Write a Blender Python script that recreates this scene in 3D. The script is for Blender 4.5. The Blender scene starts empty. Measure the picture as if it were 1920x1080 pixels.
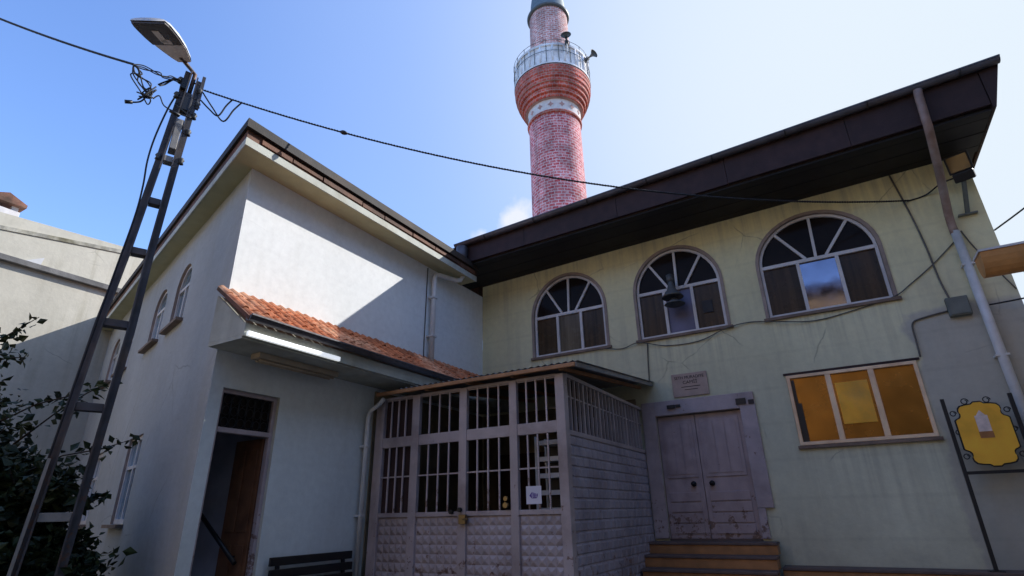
import bpy, bmesh, math, random
from mathutils import Vector, Matrix
R = random.Random(7)
sc = bpy.context.scene
COL = sc.collection
PI = math.pi

# ------------------------------------------------------------------ materials
def new_mat(name):
    m = bpy.data.materials.new(name); m.use_nodes = True
    nt = m.node_tree
    return m, nt, nt.nodes, nt.links, nt.nodes['Principled BSDF']

def mat(name, c, rough=.7, var=.12, scale=3., big=.5, bigvar=.12, bump=.0, bscale=40., metal=0., spec=.5,
        stain=None, stain_amt=0., streak=0., uv=False, emit=None, rust=None):
    """plain surface: two octaves of tone, an optional stain colour in patches, vertical streaks, fine bump"""
    m, nt, N, L, b = new_mat(name)
    tc = N.new('ShaderNodeTexCoord'); co = tc.outputs['Object']
    n1 = N.new('ShaderNodeTexNoise'); n1.inputs['Scale'].default_value = scale; n1.inputs['Detail'].default_value = 6
    n2 = N.new('ShaderNodeTexNoise'); n2.inputs['Scale'].default_value = big; n2.inputs['Detail'].default_value = 4
    L.new(co, n1.inputs['Vector']); L.new(co, n2.inputs['Vector'])
    def rng(sock, lo, hi, a=.3, z=.7):
        r = N.new('ShaderNodeMapRange'); r.inputs['From Min'].default_value = a; r.inputs['From Max'].default_value = z
        r.inputs['To Min'].default_value = lo; r.inputs['To Max'].default_value = hi; L.new(sock, r.inputs['Value']); return r.outputs[0]
    v1 = rng(n1.outputs[0], 1-var, 1+var); v2 = rng(n2.outputs[0], 1-bigvar, 1+bigvar)
    mu = N.new('ShaderNodeMath'); mu.operation = 'MULTIPLY'; L.new(v1, mu.inputs[0]); L.new(v2, mu.inputs[1]); val = mu.outputs[0]
    if streak:
        mp = N.new('ShaderNodeMapping'); mp.inputs['Scale'].default_value = (6, 6, .35); L.new(co, mp.inputs['Vector'])
        n3 = N.new('ShaderNodeTexNoise'); n3.inputs['Scale'].default_value = 1.; n3.inputs['Detail'].default_value = 5; L.new(mp.outputs[0], n3.inputs['Vector'])
        v3 = rng(n3.outputs[0], 1-streak, 1+streak*.4)
        m2 = N.new('ShaderNodeMath'); m2.operation = 'MULTIPLY'; L.new(val, m2.inputs[0]); L.new(v3, m2.inputs[1]); val = m2.outputs[0]
    base = N.new('ShaderNodeRGB'); base.outputs[0].default_value = (*c, 1); csock = base.outputs[0]
    if stain:
        n4 = N.new('ShaderNodeTexNoise'); n4.inputs['Scale'].default_value = 1.1; n4.inputs['Detail'].default_value = 8; n4.inputs['Roughness'].default_value = .65
        L.new(co, n4.inputs['Vector'])
        f = rng(n4.outputs[0], 0, stain_amt, .48, .68)
        mx = N.new('ShaderNodeMix'); mx.data_type = 'RGBA'; L.new(f, mx.inputs[0]); L.new(csock, mx.inputs[6]); mx.inputs[7].default_value = (*stain, 1); csock = mx.outputs[2]
    if rust:
        sp = N.new('ShaderNodeSeparateXYZ'); L.new(co, sp.inputs[0])
        n6 = N.new('ShaderNodeTexNoise'); n6.inputs['Scale'].default_value = 9; n6.inputs['Detail'].default_value = 8; n6.inputs['Roughness'].default_value = .7; L.new(co, n6.inputs['Vector'])
        hgt = N.new('ShaderNodeMapRange'); hgt.inputs['From Min'].default_value = rust[0]; hgt.inputs['From Max'].default_value = rust[1]; hgt.inputs['To Min'].default_value = .16; hgt.inputs['To Max'].default_value = 0; L.new(sp.outputs[2], hgt.inputs['Value'])
        aa = N.new('ShaderNodeMath'); aa.operation = 'ADD'; L.new(n6.outputs[0], aa.inputs[0]); L.new(hgt.outputs[0], aa.inputs[1])
        f6 = rng(aa.outputs[0], 0, .8, .65, .69)
        m6 = N.new('ShaderNodeMix'); m6.data_type = 'RGBA'; L.new(f6, m6.inputs[0]); L.new(csock, m6.inputs[6]); m6.inputs[7].default_value = (.15,.075,.045, 1); csock = m6.outputs[2]
    vm = N.new('ShaderNodeVectorMath'); vm.operation = 'SCALE'; L.new(csock, vm.inputs[0]); L.new(val, vm.inputs['Scale'])
    L.new(vm.outputs[0], b.inputs['Base Color'])
    b.inputs['Roughness'].default_value = rough; b.inputs['Metallic'].default_value = metal; b.inputs['Specular IOR Level'].default_value = spec
    if bump:
        nb = N.new('ShaderNodeTexNoise'); nb.inputs['Scale'].default_value = bscale; nb.inputs['Detail'].default_value = 5; L.new(co, nb.inputs['Vector'])
        bp = N.new('ShaderNodeBump'); bp.inputs['Strength'].default_value = bump; bp.inputs['Distance'].default_value = .02
        L.new(nb.outputs[0], bp.inputs['Height']); L.new(bp.outputs[0], b.inputs['Normal'])
    if emit:
        b.inputs['Emission Color'].default_value = (*emit[:3], 1); b.inputs['Emission Strength'].default_value = emit[3]
    return m

def plaster(name, low, high, zmid, zw, grime, patch=None, lines=.05, bumpk=.35, tone=1., grim=1., drips=()):
    """painted plaster: tone drifts with height, damp grime near the ground, faint course lines, blotches"""
    m, nt, N, L, b = new_mat(name)
    tc = N.new('ShaderNodeTexCoord'); co = tc.outputs['Object']
    sep = N.new('ShaderNodeSeparateXYZ'); L.new(co, sep.inputs[0])
    def noise(s, d=6, vec=None, r=.55):
        n = N.new('ShaderNodeTexNoise'); n.inputs['Scale'].default_value = s; n.inputs['Detail'].default_value = d; n.inputs['Roughness'].default_value = r
        L.new(vec or co, n.inputs['Vector']); return n.outputs[0]
    def rng(sock, a, z, lo, hi):
        r = N.new('ShaderNodeMapRange'); r.inputs['From Min'].default_value = a; r.inputs['From Max'].default_value = z
        r.inputs['To Min'].default_value = lo; r.inputs['To Max'].default_value = hi; L.new(sock, r.inputs['Value']); return r.outputs[0]
    def math_(op, a, c):
        n = N.new('ShaderNodeMath'); n.operation = op
        for i, s in enumerate((a, c)):
            if isinstance(s, (int, float)): n.inputs[i].default_value = s
            else: L.new(s, n.inputs[i])
        return n.outputs[0]
    def mix(f, a, c):
        mx = N.new('ShaderNodeMix'); mx.data_type = 'RGBA'; mx.clamp_factor = True
        L.new(f, mx.inputs[0])
        for i, s in ((6, a), (7, c)):
            if isinstance(s, tuple): mx.inputs[i].default_value = (*s, 1)
            else: L.new(s, mx.inputs[i])
        return mx.outputs[2]
    zz = math_('ADD', sep.outputs[2], math_('MULTIPLY', noise(.7), .8))
    col = mix(rng(zz, zmid-zw+.4, zmid+zw+.4, 0, 1), low, high)
    if patch:
        xx = math_('ADD', sep.outputs[0], math_('MULTIPLY', noise(2.2, 8), .5))
        f1 = rng(xx, patch[0]+.2, patch[0]+.27, 0, 1); f2 = rng(math_('ADD', sep.outputs[2], math_('MULTIPLY', noise(1.7, 8), .3)), patch[1]+.12, patch[1]+.19, 1, 0)
        col = mix(math_('MULTIPLY', f1, f2), col, patch[2])
    mp = N.new('ShaderNodeMapping'); mp.inputs['Scale'].default_value = (5, 5, .3); L.new(co, mp.inputs['Vector'])
    gr = math_('MULTIPLY', rng(noise(1.0, 6, mp.outputs[0]), .48, .78, 0, .5*grim), rng(noise(.6), .4, .65, 0, 1))
    col = mix(gr, col, grime)
    if drips:
        mq = N.new('ShaderNodeMapping'); mq.inputs['Scale'].default_value = (11, 11, .22); L.new(co, mq.inputs['Vector'])
        sn = rng(noise(1.0, 7, mq.outputs[0], .65), .46, .66, 0, 1); tot = None
        for dx0, dx1, dzt, dl in drips:
            mk = math_('MULTIPLY', rng(sep.outputs[0], dx0, dx0+.12, 0, 1), rng(sep.outputs[0], dx1-.12, dx1, 1, 0))
            mk = math_('MULTIPLY', mk, math_('MULTIPLY', rng(sep.outputs[2], dzt-dl, dzt-.05, 0, .36), rng(sep.outputs[2], dzt-.02, dzt+.02, 1, 0)))
            tot = mk if tot is None else math_('MAXIMUM', tot, mk)
        col = mix(math_('MULTIPLY', tot, sn), col, tuple(q*.8 for q in grime))
    damp = math_('MULTIPLY', rng(zz, .6, 2.0, .55, 0), rng(noise(1.9, 8), .35, .65, .2, 1))
    col = mix(damp, col, grime)
    v = math_('MULTIPLY', rng(noise(.45, 4), .3, .7, 1-.14*tone, 1+.12*tone), rng(noise(9, 8, None, .7), .3, .7, .93, 1.06))
    # faint horizontal course lines seen through the paint
    wv = N.new('ShaderNodeTexWave'); wv.bands_direction = 'Z'; wv.inputs['Scale'].default_value = .55; wv.inputs['Distortion'].default_value = .15; wv.inputs['Detail'].default_value = 3
    L.new(co, wv.inputs['Vector'])
    ln = rng(wv.outputs[1], .965, .998, 1, 1-lines)
    v = math_('MULTIPLY', v, ln)
    # hairline cracks, broken up by noise
    dn = N.new('ShaderNodeTexNoise'); dn.inputs['Scale'].default_value = 2.5; dn.inputs['Detail'].default_value = 5; L.new(co, dn.inputs['Vector'])
    dv = N.new('ShaderNodeVectorMath'); dv.operation = 'MULTIPLY_ADD'; L.new(dn.outputs['Color'], dv.inputs[0]); dv.inputs[1].default_value = (.17,.17,.17); L.new(co, dv.inputs[2])
    vo = N.new('ShaderNodeTexVoronoi'); vo.feature = 'DISTANCE_TO_EDGE'; vo.inputs['Scale'].default_value = .55; L.new(dv.outputs[0], vo.inputs['Vector'])
    ck = math_('MULTIPLY', rng(vo.outputs['Distance'], .002, .007, 1, 0), rng(noise(.9, 3), .52, .6, 0, .28*grim*tone))
    v = math_('MULTIPLY', v, math_('SUBTRACT', 1., ck))
    vm = N.new('ShaderNodeVectorMath'); vm.operation = 'SCALE'; L.new(col, vm.inputs[0]); L.new(v, vm.inputs['Scale'])
    L.new(vm.outputs[0], b.inputs['Base Color']); b.inputs['Roughness'].default_value = .85; b.inputs['Specular IOR Level'].default_value = .25
    bp = N.new('ShaderNodeBump'); bp.inputs['Strength'].default_value = bumpk; bp.inputs['Distance'].default_value = .012
    hh = math_('ADD', noise(14, 6, None, .6), math_('MULTIPLY', noise(1.3, 3), .6))
    L.new(hh, bp.inputs['Height']); L.new(bp.outputs[0], b.inputs['Normal'])
    return m

def brick_mat(name, c1, c2, mortar, sc_, bw, rh, ms):
    m, nt, N, L, b = new_mat(name)
    uv = N.new('ShaderNodeTexCoord')
    br = N.new('ShaderNodeTexBrick'); br.inputs['Scale'].default_value = sc_
    br.inputs['Color1'].default_value = (*c1, 1); br.inputs['Color2'].default_value = (*c2, 1); br.inputs['Mortar'].default_value = (*mortar, 1)
    br.inputs['Brick Width'].default_value = bw; br.inputs['Row Height'].default_value = rh; br.inputs['Mortar Size'].default_value = ms; br.inputs['Mortar Smooth'].default_value = .2
    br.inputs['Bias'].default_value = -.1
    L.new(uv.outputs['UV'], br.inputs['Vector'])
    n = N.new('ShaderNodeTexNoise'); n.inputs['Scale'].default_value = 1.4; n.inputs['Detail'].default_value = 7; L.new(uv.outputs['Object'], n.inputs['Vector'])
    r = N.new('ShaderNodeMapRange'); r.inputs['From Min'].default_value = .3; r.inputs['From Max'].default_value = .7; r.inputs['To Min'].default_value = .62; r.inputs['To Max'].default_value = 1.3
    L.new(n.outputs[0], r.inputs['Value'])
    # pale chips and lime bloom over the bricks
    n2 = N.new('ShaderNodeTexNoise'); n2.inputs['Scale'].default_value = 8.5; n2.inputs['Detail'].default_value = 6; n2.inputs['Roughness'].default_value = .7; L.new(uv.outputs['Object'], n2.inputs['Vector'])
    r2 = N.new('ShaderNodeMapRange'); r2.inputs['From Min'].default_value = .52; r2.inputs['From Max'].default_value = .62; r2.inputs['To Max'].default_value = .75
    L.new(n2.outputs[0], r2.inputs['Value'])
    mx = N.new('ShaderNodeMix'); mx.data_type = 'RGBA'; L.new(r2.outputs[0], mx.inputs[0]); L.new(br.outputs['Color'], mx.inputs[6]); mx.inputs[7].default_value = (*mortar, 1)
    mp = N.new('ShaderNodeMapping'); mp.inputs['Scale'].default_value = (2.2, 2.2, .12); L.new(uv.outputs['Object'], mp.inputs['Vector'])
    n7 = N.new('ShaderNodeTexNoise'); n7.inputs['Scale'].default_value = 1; n7.inputs['Detail'].default_value = 6; L.new(mp.outputs[0], n7.inputs['Vector'])
    r7 = N.new('ShaderNodeMapRange'); r7.inputs['From Min'].default_value = .35; r7.inputs['From Max'].default_value = .7; r7.inputs['To Min'].default_value = 1.15; r7.inputs['To Max'].default_value = .68; L.new(n7.outputs[0], r7.inputs['Value'])
    mm = N.new('ShaderNodeMath'); mm.operation = 'MULTIPLY'; L.new(r.outputs[0], mm.inputs[0]); L.new(r7.outputs[0], mm.inputs[1])
    vm = N.new('ShaderNodeVectorMath'); vm.operation = 'SCALE'; L.new(mx.outputs[2], vm.inputs[0]); L.new(mm.outputs[0], vm.inputs['Scale'])
    L.new(vm.outputs[0], b.inputs['Base Color']); b.inputs['Roughness'].default_value = .85
    bp = N.new('ShaderNodeBump'); bp.inputs['Strength'].default_value = .6; bp.inputs['Distance'].default_value = .03; bp.invert = True
    L.new(br.outputs['Fac'], bp.inputs['Height']); L.new(bp.outputs[0], b.inputs['Normal'])
    return m

def glass_mat(name, c, rough=.03, metal=0., spec=.6, wob=.02, folds=False):
    m, nt, N, L, b = new_mat(name)
    b.inputs['Metallic'].default_value = metal; b.inputs['Roughness'].default_value = rough; b.inputs['Specular IOR Level'].default_value = spec
    tc = N.new('ShaderNodeTexCoord')
    n = N.new('ShaderNodeTexNoise'); n.inputs['Scale'].default_value = 1.3; n.inputs['Detail'].default_value = 2; L.new(tc.outputs['Object'], n.inputs['Vector'])
    bp = N.new('ShaderNodeBump'); bp.inputs['Strength'].default_value = wob; bp.inputs['Distance'].default_value = .1; L.new(n.outputs[0], bp.inputs['Height']); L.new(bp.outputs[0], b.inputs['Normal'])
    r = N.new('ShaderNodeMapRange'); r.inputs['From Min'].default_value = .3; r.inputs['From Max'].default_value = .7; r.inputs['To Min'].default_value = .75; r.inputs['To Max'].default_value = 1.25
    n2 = N.new('ShaderNodeTexNoise'); n2.inputs['Scale'].default_value = 2.; n2.inputs['Detail'].default_value = 6; L.new(n2.outputs[0], r.inputs['Value'])
    if folds:
        mp = N.new('ShaderNodeMapping'); mp.inputs['Scale'].default_value = (7, 7, .25); L.new(tc.outputs['Object'], mp.inputs['Vector']); L.new(mp.outputs[0], n2.inputs['Vector']); r.inputs['To Min'].default_value = .45; r.inputs['To Max'].default_value = 1.7
    else: L.new(tc.outputs['Object'], n2.inputs['Vector'])
    n5 = N.new('ShaderNodeTexNoise'); n5.inputs['Scale'].default_value = 3.5; n5.inputs['Detail'].default_value = 7; L.new(tc.outputs['Object'], n5.inputs['Vector'])
    r5 = N.new('ShaderNodeMapRange'); r5.inputs['From Min'].default_value = .4; r5.inputs['From Max'].default_value = .75; r5.inputs['To Min'].default_value = rough; r5.inputs['To Max'].default_value = min(rough+.10, 1); L.new(n5.outputs[0], r5.inputs['Value']); L.new(r5.outputs[0], b.inputs['Roughness'])
    vm = N.new('ShaderNodeVectorMath'); vm.operation = 'SCALE'; vm.inputs[0].default_value = c; L.new(r.outputs[0], vm.inputs['Scale']); L.new(vm.outputs[0], b.inputs['Base Color'])
    return m

M = {
 'facade': plaster('facade plaster', (.66,.645,.475), (.84,.76,.43), 4.6, 1.8, (.36,.34,.26), patch=(7.8, 4.05, (.52,.495,.41)), grim=1.2,  # yellower top tone paints in warm light bounced up under the eaves
   drips=[(1.2,3.05,4.28,1.3),(3.5,5.35,4.28,1.2),(5.8,7.85,4.28,1.0),(5.9,7.85,2.14,1.3),(0,9.2,6.5,1.1)]),
 'wing': plaster('wing plaster', (.77,.805,.77), (.95,.96,.95), 4.2, 1.6, (.52,.51,.44), lines=.02, bumpk=.12, tone=.4, grim=.45),  # upper tone lifted so the sunlit patch reads whiter
 'side': plaster('side plaster', (.47,.49,.49), (.52,.53,.51), 3.5, 2.5, (.40,.37,.28), lines=.02),
 'soffit': mat('cream soffit paint', (.52,.49,.29), .8, .06, 4, .5, .12, .15, stain=(.52,.46,.24), stain_amt=.5),
 'cream': mat('pale cornice paint', (.62,.63,.55), .8, .08, 5, .7, .1, .2, stain=(.35,.31,.2), stain_amt=.5),
 'canopyw': mat('canopy plaster', (.55,.555,.48), .85, .08, 5, .7, .12, .25, stain=(.38,.34,.22), stain_amt=.6, streak=.12),
 'brownboard': mat('brown fascia board', (.042,.019,.017), .75, .2, 6, .8, .2, .2, streak=.15),
 'redboard': mat('weathered red board', (.17,.07,.036), .75, .35, 5, 1.2, .3, .3, stain=(.05,.03,.02), stain_amt=.8),
 'blacksoffit': mat('dark boarded soffit', (.012,.010,.011), .7, .3, 4, .6, .25, .15),
 'gutter': mat('grey zinc gutter', (.12,.115,.13), .45, .2, 6, .9, .2, .1, metal=.3, stain=(.12,.07,.045), stain_amt=.5),
 'darkgutter': mat('dark tile edging', (.035,.030,.028), .75, .3, 5, .9, .3, .2, metal=0., stain=(.10,.06,.035), stain_amt=.6),
 'tile': mat('orange clay tile', (.50,.15,.055), .85, .35, 7, 1.7, .3, .3, stain=(.85,.48,.28), stain_amt=.85),
 'oldtile': mat('old roof tile', (.22,.10,.065), .9, .35, 6, 1.3, .3, .3, stain=(.10,.085,.06), stain_amt=.8),
 'tilemat': mat('mortar bedding', (.33,.26,.19), .9, .2, 6, 1, .2, .3),
 'white': mat('white frame paint', (.70,.67,.66), .45, .08, 6, 1, .1, .05, stain=(.45,.38,.30), stain_amt=.3),
 'reveal': mat('pinkish window surround', (.36,.28,.24), .8, .15, 6, 1, .15, .2, stain=(.22,.18,.13), stain_amt=.5),
 'sillstone': mat('brown sill', (.22,.155,.115), .75, .2, 7, 1, .2, .2),
 'amberframe': mat('pale varnished frame', (.95,.68,.44), .4, .1, 6, 1.2, .15, .05, stain=(.55,.27,.15), stain_amt=.5),
 'pipe': mat('pale pvc pipe', (.76,.76,.74), .4, .08, 4, .6, .15, .05, stain=(.36,.32,.25), stain_amt=.5),
 'rustpipe': mat('weathered brown pipe', (.27,.17,.13), .55, .25, 6, 1, .25, .1, stain=(.42,.40,.38), stain_amt=.6),
 'mauve': mat('mauve metal paint', (.48,.41,.41), .42, .08, 5, .8, .12, .06, bscale=25, stain=(.23,.17,.16), stain_amt=.6, streak=.08, rust=(0,1.3)),
 'mauvedoor': mat('mauve door paint', (.45,.355,.365), .4, .1, 5, .8, .14, .06, bscale=25, stain=(.21,.15,.15), stain_amt=.6, streak=.15, rust=(.8,1.6)),
 'mauveside': mat('bluish mauve sheet', (.43,.385,.425), .38, .1, 5, .8, .15, .06, bscale=25, stain=(.19,.16,.19), stain_amt=.6, streak=.1, rust=(0,1.3)),
 'mauveframe': mat('mauve door surround paint', (.46,.375,.375), .7, .1, 6, .8, .14, .2, stain=(.22,.17,.16), stain_amt=.5, rust=(.8,1.6)),
 'orangewood': mat('orange brown timber', (.44,.22,.10), .6, .25, 6, 1.2, .25, .2, stain=(.22,.10,.05), stain_amt=.7),
 'steel': mat('galvanised sheet', (.30,.31,.33), .5, .15, 6, .8, .2, .1, metal=.4, stain=(.24,.18,.13), stain_amt=.5),
 'polesteel': mat('dark painted pole steel', (.085,.08,.085), .6, .25, 6, .8, .25, .1, metal=.2, stain=(.20,.13,.085), stain_amt=.6, rust=(0,3.0)),
 'palesteel': mat('worn and sunlit pale steel', (.36,.34,.31), .6, .2, 7, 1, .2, .1, metal=.2, stain=(.2,.13,.09), stain_amt=.6),
 'black': mat('black iron paint', (.012,.012,.014), .45, .2, 6, .8, .2, .05),
 'cable': mat('black cable sheath', (.018,.018,.02), .6, .2, 10, 1, .2),
 'greycable': mat('grey wall cable', (.12,.11,.095), .7, .2, 10, 1, .2),
 'lampwhite': mat('lamp housing', (.72,.71,.69), .4, .06, 6, 1, .1, .03),
 'lampunder': mat('lamp underside', (.72,.63,.58), .5, .15, 6, 1, .15, .03),
 'lampglass': glass_mat('smoked lamp glass', (.085,.07,.062), .15, 0, .6),
 'bulb': mat('lamp reflector', (.75,.68,.62), .3, .1, 6, 1, .1),
 'darkglass': glass_mat('dark window glass', (.022,.016,.014), .08, 0, .05),
 'brownpane': glass_mat('brown blind behind glass', (.052,.030,.014), .25, 0, .25, folds=True),
 'tanpane': glass_mat('tan blind behind glass', (.13,.10,.065), .25, 0, .25, folds=True),
 'mirror': glass_mat('reflective window glass', (.22,.22,.29), .03, .85, .5, .006),
 'haze': glass_mat('sky toned glass', (.13,.13,.20), .35, .3, .3),  # bluish base carries the sky mirrored in the middle window
 'tealglass': glass_mat('pale reflecting glass', (.30,.42,.50), .08, .6, .5),
 'amber': glass_mat('amber tinted glass', (.34,.165,.036), .22, .7, .4, .02),
 'amberreflect': mat('yellow painted reflection', (1.0,.47,.035), .5, .15, 4, 1.5, .2, .1, stain=(.6,.36,.10), stain_amt=.6),  # colour of a sunlit wall mirrored in the glass
 'orangemetal': mat('orange painted gutter', (.66,.30,.09), .5, .15, 5, .9, .2, .1, stain=(.45,.2,.06), stain_amt=.6),
 'stepstone': mat('grey step tread', (.15,.105,.09), .7, .2, 6, 1, .2, .2, stain=(.09,.06,.05), stain_amt=.6),
 'steporange': mat('orange tiled riser', (.46,.215,.085), .5, .2, 6, 1.2, .25, .15, stain=(.30,.13,.05), stain_amt=.6),
 'paving': mat('stone paving', (.11,.10,.085), .85, .2, 3, .4, .15, .4, bscale=12),
 'wood': mat('brown timber door', (.26,.11,.05), .5, .25, 5, 1, .25, .15, streak=.35),
 'darkroom': mat('dim stairwell plaster', (.50,.50,.55), .9, .15, 3, .7, .15),
 'benchwood': mat('dark bench slat', (.014,.012,.012), .5, .3, 6, 1, .3, .1),
 'plate': mat('marble plaque', (.42,.31,.26), .5, .12, 5, 2, .15, .05, stain=(.36,.25,.2), stain_amt=.6),
 'ink': mat('dark plaque lettering', (.03,.02,.02), .6, .1),
 'paper': mat('white notice paper', (.80,.77,.84), .7, .03),
 'violet': mat('violet print', (.16,.09,.36), .7, .05),
 'gold': mat('gilded board', (1.0,.52,.045), .5, .12, 4, 1.5, .2, .1, metal=.1, stain=(.90,.42,.03), stain_amt=.6),
 'brass': mat('brass knob', (.26,.20,.11), .3, .1, metal=.9),
 'pinkprint': mat('pale printed picture', (.78,.62,.55), .6, .15, 12, 3, .2),
 'brownprint': mat('brown printed picture', (.38,.16,.05), .6, .15, 12, 3, .2),
 'boxgrey': mat('grey meter box', (.145,.16,.14), .6, .15, 6, 1, .15, .1),
 'tan': plaster('tan render', (.56,.53,.45), (.62,.585,.48), 6, 3, (.25,.22,.13), lines=.02),
 'coping': mat('stained coping', (.42,.40,.33), .9, .3, 4, 1, .3, .3, stain=(.16,.14,.07), stain_amt=.9, streak=.4),
 'ledge': mat('dark concrete ledge', (.16,.155,.15), .85, .25, 5, 1, .25, .3),
 'ochre': mat('ochre render', (.52,.34,.16), .85, .12, 3, .4, .15, .2, streak=.15),
 'skyblockrender': mat('added house brown render', (.56,.48,.38), .9, .12, 3, .4, .15, .2, streak=.15),
 'ringwhite': mat('white band render', (.72,.66,.64), .8, .08, 6, 1, .12, .15, stain=(.5,.38,.34), stain_amt=.5),
 'lead': mat('blue grey lead sheet', (.16,.20,.22), .55, .15, 5, 1, .15, .1, metal=.3),
 'parapet': mat('pale balcony panel', (.88,.86,.86), .8, .1, 6, 1, .15, .15, stain=(.38,.34,.32), stain_amt=.6),
 'horn': mat('grey horn speaker', (.10,.105,.105), .5, .15, 6, 1, .15),
 'hornpale': mat('pale bracket', (.6,.6,.6), .5, .1),
 'floodlens': glass_mat('floodlight glass', (.55,.36,.16), .12, .7, .5, .4),
 'bark': mat('bark', (.05,.035,.025), .9, .3, 8, 2, .3, .5),
 'shadepanel': mat('dark shade panelling', (.30,.24,.15), .7, .2, 4, .8, .25, .1, streak=.2),  # dark sheet colour that stands in for shade inside the porch
 'bar': mat('pale mauve bar paint', (.56,.47,.47), .45, .1, 6, 1, .12, .05, stain=(.3,.22,.2), stain_amt=.5, rust=(1.3,2.0)),
 'tube': mat('fluorescent tube', (.85,.86,.9), .3, .02, emit=(.9,.95,1., .7)),
 'tubeoff': mat('yellowed light fitting', (.52,.42,.29), .5, .1, 6, 1, .1),
 'minbrick': brick_mat('red minaret brick', (.56,.075,.085), (.72,.22,.22), (.82,.60,.60), 1., .34, .17, .019),
 'minbrick2': brick_mat('red corbel brick', (.54,.065,.035), (.66,.13,.075), (.56,.32,.28), 1., .26, .16, .018),
 'shaftbrick': brick_mat('pinkish upper brick', (.52,.19,.16), (.66,.30,.27), (.80,.66,.64), 1., .34, .17, .022),
}
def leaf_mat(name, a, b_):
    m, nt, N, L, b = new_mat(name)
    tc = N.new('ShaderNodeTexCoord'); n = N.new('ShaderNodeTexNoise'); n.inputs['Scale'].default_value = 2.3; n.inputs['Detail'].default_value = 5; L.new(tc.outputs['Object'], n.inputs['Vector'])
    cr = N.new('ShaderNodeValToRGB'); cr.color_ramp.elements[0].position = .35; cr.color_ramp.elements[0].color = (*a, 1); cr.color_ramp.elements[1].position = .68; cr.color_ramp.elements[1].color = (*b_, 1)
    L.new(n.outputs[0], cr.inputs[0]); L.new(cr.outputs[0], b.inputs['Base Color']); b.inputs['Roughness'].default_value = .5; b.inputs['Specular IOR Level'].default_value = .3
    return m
M['leaf'] = leaf_mat('dark leaf', (.012,.020,.008), (.048,.072,.024))

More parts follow.
